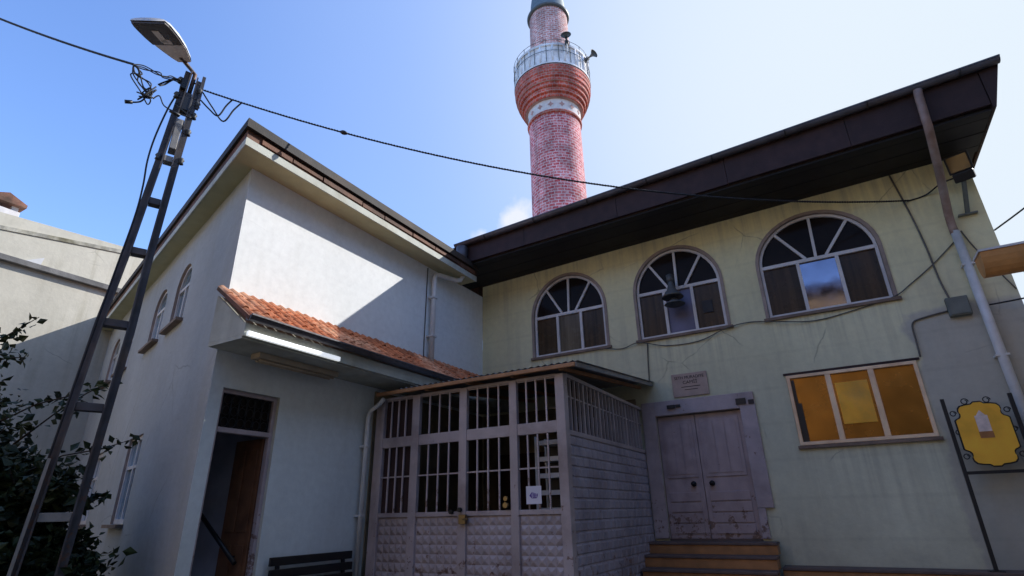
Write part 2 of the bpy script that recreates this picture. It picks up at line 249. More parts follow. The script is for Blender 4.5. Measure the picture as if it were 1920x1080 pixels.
# ------------------------------------------------------------------ mesh builder
ROOT = {}
class MB:
    def __init__(s): s.v = []; s.f = []; s.uv = None; s.smooth = []
    def add(s, vs, fs, smooth=False):
        o = len(s.v); s.v += [tuple(p) for p in vs]; s.f += [tuple(i+o for i in f) for f in fs]; s.smooth += [smooth]*len(fs); return s
    def box(s, x0, x1, y0, y1, z0, z1):
        vs = [(x, y, z) for z in (z0, z1) for y in (y0, y1) for x in (x0, x1)]
        return s.add(vs, [(0,2,3,1),(4,5,7,6),(0,1,5,4),(2,6,7,3),(0,4,6,2),(1,3,7,5)])
    def obox(s, c, ax, ay, az):
        c, ax, ay, az = map(Vector, (c, ax, ay, az))
        vs = [c+ax*i+ay*j+az*k for k in (-1,1) for j in (-1,1) for i in (-1,1)]
        return s.add(vs, [(0,2,3,1),(4,5,7,6),(0,1,5,4),(2,6,7,3),(0,4,6,2),(1,3,7,5)])
    def beam(s, p, q, w, d, up=(0,0,1)):
        p, q = Vector(p), Vector(q); t = (q-p); l = t.length; t.normalize()
        u = Vector(up); a = t.cross(u)
        if a.length < 1e-4: a = t.cross(Vector((0,1,0)))
        a.normalize(); b = a.cross(t).normalized()
        return s.obox((p+q)/2, a*w/2, t*l/2, b*d/2)
    def quad(s, a, b, c, d): return s.add([a,b,c,d], [(0,1,2,3)])
    def poly(s, pts): return s.add(pts, [tuple(range(len(pts)))])
    def prism(s, pts, ext):
        ext = Vector(ext); n = len(pts); a = [Vector(p) for p in pts]; b = [p+ext for p in a]
        return s.add(a+b, [tuple(range(n-1,-1,-1)), tuple(range(n,2*n))]+[(i,(i+1)%n,n+(i+1)%n,n+i) for i in range(n)])
    def band(s, A, B, z0, z1, zf=None, zf1=None):
        """closed solid between two matching plan polylines, from z0 to z1 (zf adds a fall along x)"""
        zf = zf or (lambda x: 0); zf1 = zf1 or zf
        n = len(A); vs = []
        for i in range(n):
            for (x, y), z in ((A[i], z0), (A[i], z1), (B[i], z1), (B[i], z0)): vs.append((x, y, z+(zf if z == z0 else zf1)(x)))
        fs = []
        for i in range(n-1):
            for k in range(4): fs.append((4*i+k, 4*i+(k+1)%4, 4*i+4+(k+1)%4, 4*i+4+k))
        fs += [(3,2,1,0), tuple(4*(n-1)+k for k in range(4))]
        return s.add(vs, fs)
    def tube(s, pts, r, n=8, caps=True, smooth=True):
        pts = [Vector(p) for p in pts]; rs = r if isinstance(r, (list, tuple)) else [r]*len(pts)
        vs = []; prev = None
        for i, p in enumerate(pts):
            t = (pts[min(i+1, len(pts)-1)]-pts[max(i-1, 0)]).normalized()
            if prev is None:
                a = t.cross(Vector((0,0,1)))
                if a.length < 1e-3: a = t.cross(Vector((0,1,0)))
            else: a = prev - t*prev.dot(t)
            a.normalize(); prev = a; b = t.cross(a)
            vs += [p+(a*math.cos(2*PI*k/n)+b*math.sin(2*PI*k/n))*rs[i] for k in range(n)]
        fs = [(i*n+k, i*n+(k+1)%n, (i+1)*n+(k+1)%n, (i+1)*n+k) for i in range(len(pts)-1) for k in range(n)]
        s.add(vs, fs, smooth)
        if caps:
            o = len(s.v)-len(vs)
            s.f.append(tuple(o+k for k in range(n-1,-1,-1))); s.f.append(tuple(o+len(vs)-n+k for k in range(n))); s.smooth += [False, False]
        return s
    def lathe(s, c, prof, n=48, smooth=True):
        vs = [(c[0]+r*math.cos(2*PI*k/n), c[1]+r*math.sin(2*PI*k/n), z) for r, z in prof for k in range(n)]
        return s.add(vs, [(i*n+k, i*n+(k+1)%n, (i+1)*n+(k+1)%n, (i+1)*n+k) for i in range(len(prof)-1) for k in range(n)], smooth)
    def build(s, name, m, parent=None, bevel=0, kind=None, recalc=True):
        off = Vector(ROOT.get(parent.name, (0,0,0))) if parent else Vector((0,0,0))
        me = bpy.data.meshes.new(name)
        me.from_pydata([tuple(Vector(p)-off) for p in s.v], [], s.f); me.update()
        me.polygons.foreach_set('use_smooth', s.smooth)
        if recalc:
            bm = bmesh.new(); bm.from_mesh(me); bmesh.ops.recalc_face_normals(bm, faces=bm.faces); bm.to_mesh(me); bm.free()
        me.materials.append(M[m] if isinstance(m, str) else m)
        o = bpy.data.objects.new(name, me); COL.objects.link(o)
        if parent: o.parent = parent; ROOT[o.name] = tuple(off)
        else: ROOT[o.name] = (0,0,0)
        if bevel:
            b = o.modifiers.new('bevel', 'BEVEL'); b.width = bevel; b.segments = 2; b.limit_method = 'ANGLE'; b.angle_limit = .6
        if kind: o['kind'] = kind
        return o

def cyl_uv(o, cx, cy, r):
    """unroll a lathe for the brick texture: u = arc length, v = height"""
    me = o.data; uvl = me.uv_layers.new(name='UVMap')
    for p in me.polygons:
        an = [math.atan2(me.vertices[v].co.y-cy, me.vertices[v].co.x-cx) for v in p.vertices]
        if max(an)-min(an) > PI: an = [a+2*PI if a < 0 else a for a in an]
        for li, a, v in zip(p.loop_indices, an, p.vertices): uvl.data[li].uv = (a*r, me.vertices[v].co.z)

def tag(o, label, cat, group=None, kind=None):
    o['label'] = label; o['category'] = cat
    if group: o['group'] = group
    if kind: o['kind'] = kind
    return o
def thing(name, label, cat, loc=(0,0,0), group=None):
    o = bpy.data.objects.new(name, None); COL.objects.link(o); o.location = loc; o.empty_display_size = .2
    ROOT[o.name] = tuple(loc); return tag(o, label, cat, group)
def dup(root, loc, rotz, label):
    def cp(o, par):
        c = o.copy(); COL.objects.link(c)
        if par: c.parent = par
        for ch in list(o.children): cp(ch, c)
        return c
    r = cp(root, None); r.location = loc; r.rotation_euler = (0,0,rotz); r['label'] = label
    return r

def wall_sheet(outline, holes, to3, reveal=0., rdir=(0,0,0)):
    """a planar wall with real openings (2-D loops mapped by to3) and reveals pushed along rdir"""
    bm = bmesh.new(); edges = []
    for loop in [outline]+holes:
        vs = [bm.verts.new((*p, 0)) for p in loop]
        edges += [bm.edges.new((vs[i], vs[(i+1) % len(vs)])) for i in range(len(vs))]
    bmesh.ops.triangle_fill(bm, edges=edges, use_beauty=True, use_dissolve=False)
    bm.verts.index_update()
    mb = MB(); mb.add([to3(*v.co[:2]) for v in bm.verts], [tuple(v.index for v in f.verts) for f in bm.faces]); bm.free()
    rv = []; d = Vector(rdir)*reveal
    for h in holes:
        a = [Vector(to3(*p)) for p in h]; n = len(a)
        rv.append(MB().add(a+[p+d for p in a], [(i,(i+1)%n,n+(i+1)%n,n+i) for i in range(n)]))
    return mb, rv

def arch_loop(x0, x1, zs, zt, za, n=20, ins=0.):
    xm, rx, rz = (x0+x1)/2, (x1-x0)/2-ins, za-zt-ins
    return [(x0+ins, zs+ins), (x1-ins, zs+ins)] + [(xm+rx*math.cos(PI*k/n), zt+rz*math.sin(PI*k/n)) for k in range(n+1)]

# ------------------------------------------------------------------ camera, sky, sun
cam = bpy.data.cameras.new('camera'); cam.lens = 1022.55/1920*36; cam.sensor_width = 36; cam.clip_end = 3000; cam.clip_start = .05
co = bpy.data.objects.new('camera', cam); COL.objects.link(co); sc.camera = co
a, b, c = (math.radians(v) for v in (-29.6626, 22.4538, -1.2509))
r_ = Vector((math.cos(a), -math.sin(a), 0)); f0 = Vector((math.sin(a), math.cos(a), 0)); u0 = Vector((0,0,1))
fw = f0*math.cos(b)+u0*math.sin(b); up = u0*math.cos(b)-f0*math.sin(b)
rt = r_*math.cos(c)+up*math.sin(c); ut = up*math.cos(c)-r_*math.sin(c)
co.matrix_world = Matrix(((rt.x, ut.x, -fw.x, 6.49), (rt.y, ut.y, -fw.y, -10.0), (rt.z, ut.z, -fw.z, 1.30), (0,0,0,1)))

SUN = Vector((.80, 1.014, .965)).normalized()
el = math.asin(SUN.z); az = math.atan2(SUN.x, SUN.y)          # azimuth clockwise from +Y
sl = bpy.data.lights.new('sun', 'SUN'); sl.energy = 5.0; sl.angle = math.radians(.5); sl.color = (1, .97, .93)
so = bpy.data.objects.new('sun', sl); COL.objects.link(so); so.rotation_euler = SUN.to_track_quat('Z', 'Y').to_euler(); so.location = (30, 40, 50)
w = bpy.data.worlds.new('World'); sc.world = w; w.use_nodes = True
N, L = w.node_tree.nodes, w.node_tree.links
bg = N['Background']; SKY = .20; bg.inputs[1].default_value = SKY
sky = N.new('ShaderNodeTexSky'); sky.sky_type = 'NISHITA'; sky.sun_disc = False; sky.sun_elevation = el; sky.sun_rotation = az
sky.air_density = 1.2; sky.dust_density = .7; sky.ozone_density = 2.0
# small fair-weather clouds low in the sky
tc = N.new('ShaderNodeTexCoord'); nz = N.new('ShaderNodeTexNoise'); nz.inputs['Scale'].default_value = 9; nz.inputs['Detail'].default_value = 9; nz.inputs['Roughness'].default_value = .6
L.new(tc.outputs['Generated'], nz.inputs['Vector'])
def cloud(d, rad):
    dn = N.new('ShaderNodeVectorMath'); dn.operation = 'DISTANCE'; L.new(tc.outputs['Generated'], dn.inputs[0]); dn.inputs[1].default_value = Vector(d).normalized()
    rr = N.new('ShaderNodeMapRange'); rr.inputs['From Min'].default_value = 0; rr.inputs['From Max'].default_value = rad; rr.inputs['To Min'].default_value = .42; rr.inputs['To Max'].default_value = -.25
    L.new(dn.outputs['Value'], rr.inputs['Value']); return rr.outputs[0]
def ray(px, py): return rt*((px-960)/1022.55)-ut*((py-540)/1022.55)+fw
ad = N.new('ShaderNodeMath'); ad.operation = 'MAXIMUM'; L.new(cloud(ray(965, 425), .085), ad.inputs[0]); L.new(cloud(ray(905, 450), .05), ad.inputs[1])
sm = N.new('ShaderNodeMath'); sm.operation = 'ADD'; L.new(ad.outputs[0], sm.inputs[0]); L.new(nz.outputs[0], sm.inputs[1])
cl = N.new('ShaderNodeMapRange'); cl.inputs['From Min'].default_value = .58; cl.inputs['From Max'].default_value = .80; cl.inputs['To Max'].default_value = .9; L.new(sm.outputs[0], cl.inputs['Value'])
tint = N.new('ShaderNodeMix'); tint.data_type = 'RGBA'; tint.blend_type = 'MULTIPLY'; tint.inputs[0].default_value = 1; tint.inputs[7].default_value = (1.05, 1.22, 1.62, 1); L.new(sky.outputs[0], tint.inputs[6])
# bright summer haze spreading out from the sun's side of the sky
dt = N.new('ShaderNodeVectorMath'); dt.operation = 'DOT_PRODUCT'; L.new(tc.outputs['Generated'], dt.inputs[0]); dt.inputs[1].default_value = ray(1950, 60).normalized()
hz = N.new('ShaderNodeMapRange'); hz.interpolation_type = 'SMOOTHSTEP'; hz.inputs['From Min'].default_value = .22; hz.inputs['From Max'].default_value = .98; L.new(dt.outputs['Value'], hz.inputs['Value'])
hm = N.new('ShaderNodeMix'); hm.data_type = 'RGBA'; L.new(hz.outputs[0], hm.inputs[0]); L.new(tint.outputs[2], hm.inputs[6]); 
hc = N.new('ShaderNodeMix'); hc.data_type = 'RGBA'; hc.inputs[6].default_value = (.43/SKY, .60/SKY, 1.0/SKY, 1); hc.inputs[7].default_value = (.80/SKY, .90/SKY, 1.0/SKY, 1)
h2_ = N.new('ShaderNodeMapRange'); h2_.interpolation_type = 'SMOOTHSTEP'; h2_.inputs['From Min'].default_value = .58; h2_.inputs['From Max'].default_value = 1.0; L.new(dt.outputs['Value'], h2_.inputs['Value'])
L.new(h2_.outputs[0], hc.inputs[0]); L.new(hc.outputs[2], hm.inputs[7])
cm = N.new('ShaderNodeMix'); cm.data_type = 'RGBA'; L.new(cl.outputs[0], cm.inputs[0]); L.new(hm.outputs[2], cm.inputs[6]); cm.inputs[7].default_value = (.90/SKY, .93/SKY, .99/SKY, 1)
L.new(cm.outputs[2], bg.inputs[0])
sc.view_settings.view_transform = 'Standard'; sc.view_settings.look = 'None'; sc.view_settings.exposure = 0

# ------------------------------------------------------------------ setting: ground
MB().quad((-900,-900,0), (900,-900,0), (900,900,0), (-900,900,0)).build('ground', 'paving', kind='structure')

# ------------------------------------------------------------------ the mosque
TH = math.radians(16.2); LD = Vector((-math.cos(TH), math.sin(TH), 0)); LN = Vector((-math.sin(TH), -math.cos(TH), 0))
CY = -6.11; LEN = 10.03
def lw(t, off=0.): return (LD.x*t+LN.x*off, CY+LD.y*t+LN.y*off)        # plan point along the side wall
mosque = thing('mosque', 'pale green two storey mosque with arched windows, dark eaves and a side wing', 'mosque')
W = [(1.33, 2.95, 4.33, 5.20, 6.04), (3.63, 5.23, 4.33, 5.25, 6.07), (5.92, 7.74, 4.33, 5.27, 6.10)]
zf = lambda x: .045*(x-5)-.06; zs_ = lambda x: .022*(x-5)
DOOR = (3.74, 5.18, .85, 2.86)
RECT = (5.97, 7.77, 2.19, 3.31)
holes = [arch_loop(*q) for q in W] + [[(DOOR[0],DOOR[2]),(DOOR[1],DOOR[2]),(DOOR[1],DOOR[3]),(DOOR[0],DOOR[3])], [(RECT[0],RECT[2]),(RECT[1],RECT[2]),(RECT[1],RECT[3]),(RECT[0],RECT[3])]]
wm, rv = wall_sheet([(0,0),(9.2,0),(9.2,6.52),(0,6.25)], holes, lambda u, v: (u, 0, v), .13, (0,1,0))
# sides and back of the hall
wm.quad((9.2,0,0),(9.2,7,0),(9.2,7,6.52),(9.2,0,6.52)).quad((9.2,7,0),(-3,7,0),(-3,7,6.4),(9.2,7,6.52)).quad((-3,7,0),(-3,0,0),(-3,0,6.3),(-3,7,6.3))
wm.build('hall_wall', 'facade', mosque, recalc=False)
for q in rv: q.build('window_reveal', 'reveal', mosque, recalc=False)
# wing walls
WD = (-5.94, -5.10, .17, 2.83)
wm, rv = wall_sheet([(CY,0),(-.004,0),(-.004,6.0),(CY,6.0)], [[(WD[0],WD[2]),(WD[1],WD[2]),(WD[1],WD[3]),(WD[0],WD[3])]], lambda u, v: (0, u, v), .16, (-1,0,0))
wm.build('wing_wall', 'wing', mosque, recalc=False)
rv[0].build('doorway_reveal', 'cream', mosque, recalc=False)
SW = [(2.30, 3.16), (3.82, 4.70), (6.35, 7.25), (7.95, 8.85)]
LOW = [(3.15, 4.10, 1.27, 2.60), (6.4, 7.35, 1.27, 2.60)]
holes = [arch_loop(t0, t1, 4.30, 5.0, 5.40, 14) for t0, t1 in SW]+[[(t0,z0),(t1,z0),(t1,z1),(t0,z1)] for t0, t1, z0, z1 in LOW]
wm, rv = wall_sheet([(0,0),(LEN,0),(LEN,6.0),(0,6.0)], holes, lambda u, v: (*lw(u), v), .14, -LN)
wm.build('side_wall', 'side', mosque, recalc=False)
for q in rv: q.build('window_reveal', 'reveal', mosque, recalc=False)

def bar(mb, p, q, wd, dp, nrm):                                    # flat bar in a wall plane
    mb.beam(p, q, wd, dp, nrm)
def frame_ring(loop, loop2, to3, n, d):
    """ring between two loops, thickness d along n"""
    k = len(loop); n = Vector(n)*d
    A = [Vector(to3(*p)) for p in loop]; B = [Vector(to3(*p)) for p in loop2]
    mb = MB(); vs = A+B+[p+n for p in A]+[p+n for p in B]; fs = []
    for i in range(k):
        j = (i+1) % k
        fs += [(i,j,k+j,k+i), (2*k+i,3*k+i,3*k+j,2*k+j), (i,2*k+i,2*k+j,j), (k+i,k+j,3*k+j,3*k+i)]
    return mb.add(vs, fs)

# arched windows of the hall
for wi, (x0, x1, zs, zt, za) in enumerate(W):
    F = lambda u, v: (u, .085, v)
    outer = arch_loop(x0, x1, zs, zt, za, 20, .004); inner = arch_loop(x0, x1, zs, zt, za, 20, .05)
    win = frame_ring(outer, inner, F, (0,-1,0), .05).build('arched_window', 'white', mosque)
    # raised surround and sill on the wall
    sur = frame_ring(arch_loop(x0-.055, x1+.055, zs, zt, za+.055, 20)[1:]+[(x0-.055, zs)], arch_loop(x0, x1, zs, zt, za, 20)[1:]+[(x0, zs)], lambda u, v: (u, -.001, v), (0,-1,0), .018)
    sur.build('surround', 'reveal', win)
    MB().box(x0-.09, x1+.09, -.05, -.002, zs-.055, zs-.003).build('sill', 'sillstone', win, .006)
    xa, xb = x0+(x1-x0)*.335, x0+(x1-x0)*.665; xm = (x0+x1)/2; wd = .05
    # panes: three below the transom, four in the fan
    y = .075
    lowm = [['brownpane','tanpane','brownpane'], ['brownpane','haze','brownpane'], ['brownpane','mirror','brownpane']][wi]
    for k, (pa, pb) in enumerate(((x0+.03, xa), (xa, xb), (xb, x1-.03))):
        MB().quad((pa,y,zs+.03),(pb,y,zs+.03),(pb,y,zt),(pa,y,zt)).build('pane', lowm[k], win)
    rx, rz = (x1-x0)/2-.03, za-zt-.03
    angs = [0, 48, 88, 130, 180]
    for k in range(4):
        a0, a1 = math.radians(angs[k]), math.radians(angs[k+1])
        pts = [(xm, y, zt)]+[(xm+rx*math.cos(a0+(a1-a0)*i/8), y, zt+rz*math.sin(a0+(a1-a0)*i/8)) for i in range(9)]
        MB().poly(pts).build('pane', 'darkglass', win)
    mb = MB(); bar(mb, (x0+.03,.055,zt), (x1-.03,.055,zt), .06, .05, (0,1,0)); mb.build('transom', 'white', win)
    for xx in (xa, xb):
        mb = MB(); bar(mb, (xx,.055,zs+.04), (xx,.055,zt-.031), .055, .046, (0,1,0)); mb.build('mullion', 'white', win)
    for k, an in enumerate(angs[1:4]):
        t = math.radians(an); bx = xm+(.16*(1-k))
        mb = MB(); bar(mb, (bx,.055,zt+.031), (xm+rx*math.cos(t),.055,zt+rz*math.sin(t)), .045, .044, (0,1,0)); mb.build('mullion', 'white', win)
# square vent in the right pane of the middle window
MB().box(4.84,5.02,.055,.074,4.66,4.90).build('vent_plate', 'cable', mosque)

# ground floor window
x0, x1, zs, zt = RECT
rl = lambda i: [(x0+i, zs+i), (x1-i, zs+i), (x1-i, zt-i), (x0+i, zt-i)]
win = frame_ring(rl(.004), rl(.055), lambda u, v: (u, .03, v), (0,-1,0), .06).build('rectangular_window', 'amberframe', mosque, .006)
xa, xb = x0+.60, x0+1.19
for k, (pa, pb) in enumerate(((x0+.03, xa), (xa, xb), (xb, x1-.03))):
    MB().quad((pa,.02,zs+.03),(pb,.02,zs+.03),(pb,.02,zt-.03),(pa,.02,zt-.03)).build('pane', 'amber', win)
for xx in (xa, xb): MB().box(xx-.04, xx+.04, -.028, .012, zs+.056, zt-.056).build('mullion', 'amberframe', win, .005)
MB().box(xa+.07, xb-.075, .004, .014, zs+.28, zt-.20).build('infill', 'amberreflect', win)  # yellow patch painting a sunlit reflection on the centre pane
MB().box(x0+.06, x0+.105, .0, .014, zs+.06, zt-.08).box(x0+.105, x0+.15, .0, .014, zs+.06, zs+.66).build('curtain_edge', 'black', win)
MB().box(x0-.03, x1+.03, -.055, -.001, zs-.05, zs-.002).build('sill', 'sillstone', win, .005)
MB().box(x0-.03, x1+.04, -.03, -.001, zt+.002, zt+.035).build('drip_edge', 'brownboard', win)

# windows of the side wall
for t0, t1 in SW:
    q = LN*-.09
    G = lambda u, v: (lw(u)[0]+q.x, lw(u)[1]+q.y, v)
    win = frame_ring(arch_loop(t0,t1,4.3,5.0,5.4,14,.004), arch_loop(t0,t1,4.3,5.0,5.4,14,.06), G, LN, .045).build('arched_window', 'white', mosque)
    q2 = LN*-.08; H = lambda u, v: (lw(u)[0]+q2.x, lw(u)[1]+q2.y, v)
    MB().poly([H(*p) for p in arch_loop(t0,t1,4.3,5.0,5.4,14,.03)]).build('pane', 'tealglass', win)
    mb = MB(); tm = (t0+t1)/2; q3 = LN*-.062
    P3 = lambda u, v: (lw(u)[0]+q3.x, lw(u)[1]+q3.y, v)
    bar(mb, P3(tm,4.36), P3(tm,4.97), .05, .03, LN); mb.build('mullion', 'white', win)
    mb = MB(); bar(mb, P3(t0+.05,5.0), P3(t1-.05,5.0), .05, .032, LN); mb.build('transom', 'white', win)
    mb = MB(); mb.beam((*lw((t0+t1)/2-(t1-t0)/2-.08, .05), 4.27), (*lw(t1+.08, .05), 4.27), .05, .1, LN); mb.build('sill', 'sillstone', win)
for t0, t1, z0, z1 in LOW:
    q = LN*-.09; G = lambda u, v: (lw(u)[0]+q.x, lw(u)[1]+q.y, v)
    lp = lambda i: [(t0+i,z0+i),(t1-i,z0+i),(t1-i,z1-i),(t0+i,z1-i)]
    win = frame_ring(lp(.004), lp(.07), G, LN, .05).build('rectangular_window', 'white', mosque)
    q2 = LN*-.08; H = lambda u, v: (lw(u)[0]+q2.x, lw(u)[1]+q2.y, v)
    MB().poly([H(*p) for p in lp(.03)]).build('pane', 'tealglass', win)
    q3 = LN*-.062; P3 = lambda u, v: (lw(u)[0]+q3.x, lw(u)[1]+q3.y, v); tm = (t0+t1)/2
    mb = MB(); bar(mb, P3(tm,z0+.07), P3(tm,z1-.07), .06, .03, LN); mb.build('mullion', 'white', win)
    mb = MB(); bar(mb, P3(t0+.07,z0+.85), P3(tm-.04,z0+.85), .05, .03, LN); bar(mb, P3(tm+.04,z0+.85), P3(t1-.07,z0+.85), .05, .03, LN); mb.build('transom', 'white', win)
    mb = MB(); mb.beam((*lw(t0-.06, .05), z0-.03), (*lw(t1+.06, .05), z0-.03), .05, .1, LN); mb.build('sill', 'sillstone', win)

# hall eaves: dark soffit, tall brown fascia, zinc gutter, hipped roof
A = [(-3,-1.20),(9.55,-1.20),(9.55,8)]; B = [(-3,0.02),(9.18,0.02),(9.18,7)]
sof = MB().band([(-3,-1.13),(9.36,-1.13),(9.36,8)], [(-3,.02),(9.17,.02),(9.17,7)], 6.405, 6.43, zs_).build('soffit', 'blacksoffit', mosque)
for q in range(6):
    y0 = -1.14+q*.191; dz = R.uniform(-.006,.006)
    MB().band([(.02,y0),(9.38,y0)], [(.02,y0+.184),(9.38,y0+.184)], 6.385+dz, 6.402+dz, zs_).build('soffit_board', 'blacksoffit', sof)
xq = .05
while xq < 9.3:
    x2 = min(xq+R.uniform(1.7,2.4), 9.38); x2 = 9.38 if 9.38-x2 < .7 else x2; dy = R.uniform(-.002,.002); dz = R.uniform(-.004,.004)
    MB().band([(xq,-1.20+dy),(x2-.008,-1.20+dy)], [(xq,-1.145),(x2-.008,-1.145)], 6.44+dz, 6.98, zs_, zf).build('fascia_board', 'brownboard', mosque); xq = x2
mb = MB(); mb.prism([(9.385,-1.21,6.475),(9.42,-1.21,6.475),(9.63,-1.21,7.17),(9.385,-1.21,7.17)], (0,9.2,0)); mb.build('side_fascia', 'brownboard', mosque)
mb = MB(); n = 10; prof = [(math.cos(PI+PI*k/n)*.072, math.sin(PI+PI*k/n)*.072) for k in range(n+1)]
gy, gz = -1.275, 7.04
vs = []; fs = []
for x in (.12, 9.63):
    vs += [(x, gy+u, gz+v+zf(x)) for u, v in prof]
k = n+1
fs = [(i, i+1, k+i+1, k+i) for i in range(n)] + [tuple(range(k)), tuple(range(k, 2*k))]
mb.add(vs, fs); mb.beam((.12,gy-.072,gz+zf(0)+.003), (9.63,gy-.072,gz+zf(9.63)+.003), .022, .022)
gut = mb.build('gutter', 'gutter', mosque)
for i in range(8):
    x = .9+i*1.18; mb = MB(); pr = [(math.cos(PI+PI*k/n)*.079, math.sin(PI+PI*k/n)*.079) for k in range(n+1)]
    mb.tube([(x, gy+u, gz+v+zf(x)) for u, v in pr], .012, 5); mb.build('gutter_clip', 'darkgutter', gut)
mb = MB(); mb.tube([(9.60,-1.18,7.08+zf(9.6)),(9.60,8,7.08+zf(9.6))], .06, 8); mb.build('gutter', 'gutter', mosque)
# roof planes
e = lambda x, y, z=7.06: (x, y, z+zf(x))
rf = MB(); r0, r1 = (1.0, 3.4, 8.95), (5.6, 3.4, 8.95)
rf.quad(e(-3,-1.2), e(9.6,-1.2), r1, (-3,3.4,8.95)).poly([e(9.6,-1.2), e(9.6,8), r1]).quad(e(9.6,8), e(-3,8), (-3,3.4,8.95), r1).poly([e(-3,8), e(-3,-1.2), (-3,3.4,8.95)])
roof = rf.build('hall_roof', 'oldtile', mosque)
def ridge(p, q, parent, n=14, r=.11):
    p, q = Vector(p), Vector(q)
    mb = MB()
    for i in range(n):
        u0_, u1_ = p.lerp(q, i/n), p.lerp(q, (i+1.12)/n); mb.tube([u0_, u1_], [r*1.12, r*.92], 8)
    return mb.build('ridge_cap', 'oldtile', parent)
ridge(e(9.46,-1.06,7.15), Vector(r1)+Vector((0,0,.04)), roof, 14, .08)
# first courses of tiles over the gutter
mb = MB()
for i in range(52):
    x = .22+i*.181
    for j in range(2):
        mb.tube([(x, -1.22+j*.36, 7.04+zf(x)+j*.14), (x, -.88+j*.36, 7.18+zf(x)+j*.14)], [.055,.045], 6)
mb.build('eaves_tile', 'oldtile', roof)

# wing eaves
def miter(o1, o2):     # corner point offset o1 from the wing wall (x) and o2 from the side wall
    # x = o1 ; (p-(0,CY)).LN = o2
    y = CY+(o2-LN.x*o1)/LN.y
    return (o1, y)
SO = .66
def epl(o, end=-.9): return [(o, end), miter(o, o*SO), lw(LEN-.01, o*SO)]
wi_ = -.35
mb = MB(); mb.band(epl(.40), epl(-.02), 5.985, 6.02); mb.build('wing_soffit', 'soffit', mosque)
mb = MB(); mb.band(epl(.425), epl(.402), 5.975, 6.09); mb.build('cornice', 'cream', mosque)
mb = MB(); mb.band(epl(.415), epl(.33), 6.092, 6.225); wfas = mb.build('wing_fascia', 'redboard', mosque)
yq = -6.3
while yq < -1.2:
    lq = R.uniform(.5,1.1); MB().box(.416,.432+R.uniform(0,.012),yq,min(yq+lq-.02,-1.0),6.10+R.uniform(0,.03),6.205+R.uniform(-.03,.015)).build('board', 'redboard', wfas, .004); yq += lq
mb = MB(); mb.band(epl(.475), epl(.38), 6.228, 6.36); mb.build('wing_gutter', 'darkgutter', mosque)
# wing roof with a hip at the corner
ca = miter(.40,.40*SO); rp = (-3.2, -2.4, 7.45)
wr = MB(); z0 = 6.31
wr.poly([(.40,-.9,z0), (*ca,z0), rp, (-3.2,-.9,7.55)]).poly([(*ca,z0), (*lw(LEN-.02,.40*SO),z0), (*lw(LEN-.02,-2.6),7.55), rp])
wroof = wr.build('wing_roof', 'oldtile', mosque)
mb = MB()
yy = ca[1]+.50
while yy < -1.3:
    j = R.uniform(-.012,.012)
    mb.tube([(.44+j, yy, 6.285+j), (.12, yy, 6.40)], [.06,.05], 7); mb.tube([(.19, yy, 6.39), (-.2, yy, 6.52)], [.06,.05], 7); yy += .2
t = .35
while t < LEN-.2:
    j = R.uniform(-.012,.012)
    p, q = lw(t, .44*SO+j), lw(t, .0); mb.tube([(*p,6.285+j), (*q,6.40)], [.06,.05], 7); t += .2
mb.build('eaves_tile', 'oldtile', wroof)
ridge((ca[0]-.42, ca[1]+.62, 6.50), rp, wroof, 16, .075)

# canopy over the wing door: soffit, fascia, gutter, tiled slope
CE = -6.24
mb = MB(); mb.box(.003, .66, CE, -.004, 3.28, 3.33); mb.build('canopy_soffit', 'canopyw', mosque)
can = MB(); can.prism([(.003,CE,3.332),(.66,CE,3.332),(.66,CE,3.47),(.003,CE,3.96)], (0,-.004-CE,0)); can = can.build('canopy', 'canopyw', mosque)
mb = MB(); mb.box(.661,.70, CE-.01, -.004, 3.30, 3.47); mb.build('canopy_fascia', 'canopyw', mosque, .006)
vs = []; k = n+1; gy = .765; gz = 3.535
for y in (CE-.03, -.01): vs += [(gy+u*.8, y, gz+v*.85) for u, v in prof]
mb = MB(); mb.add(vs, fs); mb.beam((gy+.066,CE-.03,gz+.004),(gy+.066,-.01,gz+.004),.02,.02); mb.build('canopy_gutter', 'gutter', mosque)
# clay tiles, row over row
mb = MB(); rows = 4
p0, p1 = Vector((.76,0,3.53)), Vector((.02,0,4.07)); sl_ = (p1-p0); step = sl_/rows; nr = Vector((-sl_.z,0,sl_.x)).normalized()*-1
if nr.z < 0: nr = -nr
ncol = 42; cw = (-.02-(CE-.02))/ncol
for r in range(rows):
    for cidx in range(ncol):
        y0 = CE-.02+cidx*cw+(cw*.0); j = R.uniform(-.004,.004); j2 = R.uniform(-.008,.008)
        sec = [(0,0),(.14,.022),(.30,.036),(.46,.032),(.62,.010),(.72,0),(.86,.006),(1.0,.016)]
        base = p0+step*r; top = base+step*1.16
        vs2 = []
        for P_, dz in ((base, .012+j), (top, .0+j)):
            for u, h in sec: vs2.append(P_+Vector((j2, y0+u*cw*1.01, 0))+nr*(h+dz))
        for u, h in sec: vs2.append(base+Vector((j2, y0+u*cw*1.01, 0))+nr*(h+j))
        m_ = len(sec)
        mb.add(vs2, [(i,i+1,m_+i+1,m_+i) for i in range(m_-1)]+[(2*m_+i,2*m_+i+1,i+1,i) for i in range(m_-1)])
mb.build('canopy_tiles', 'tile', mosque, recalc=False)
MB().obox((.40, CE-.005, 3.775), (.385,0,-.275), (0,.03,0), (.012,0,.02)).build('verge_board', 'oldtile', mosque)
# light fittings of the canopy
t_ = MB(); t_.box(.703,.745, -6.22,-4.78, 3.305,3.365); tl = t_.build('tube_light', 'tube', mosque, .008)
t_ = MB(); t_.box(.16,.34,-5.75,-4.42,3.205,3.278); tl = t_.build('light_fitting', 'tubeoff', mosque, .008)
MB().tube([(.21,-5.70,3.185),(.21,-4.47,3.185)],.016,8).tube([(.29,-5.70,3.185),(.29,-4.47,3.185)],.016,8).build('tube', 'tubeoff', tl)

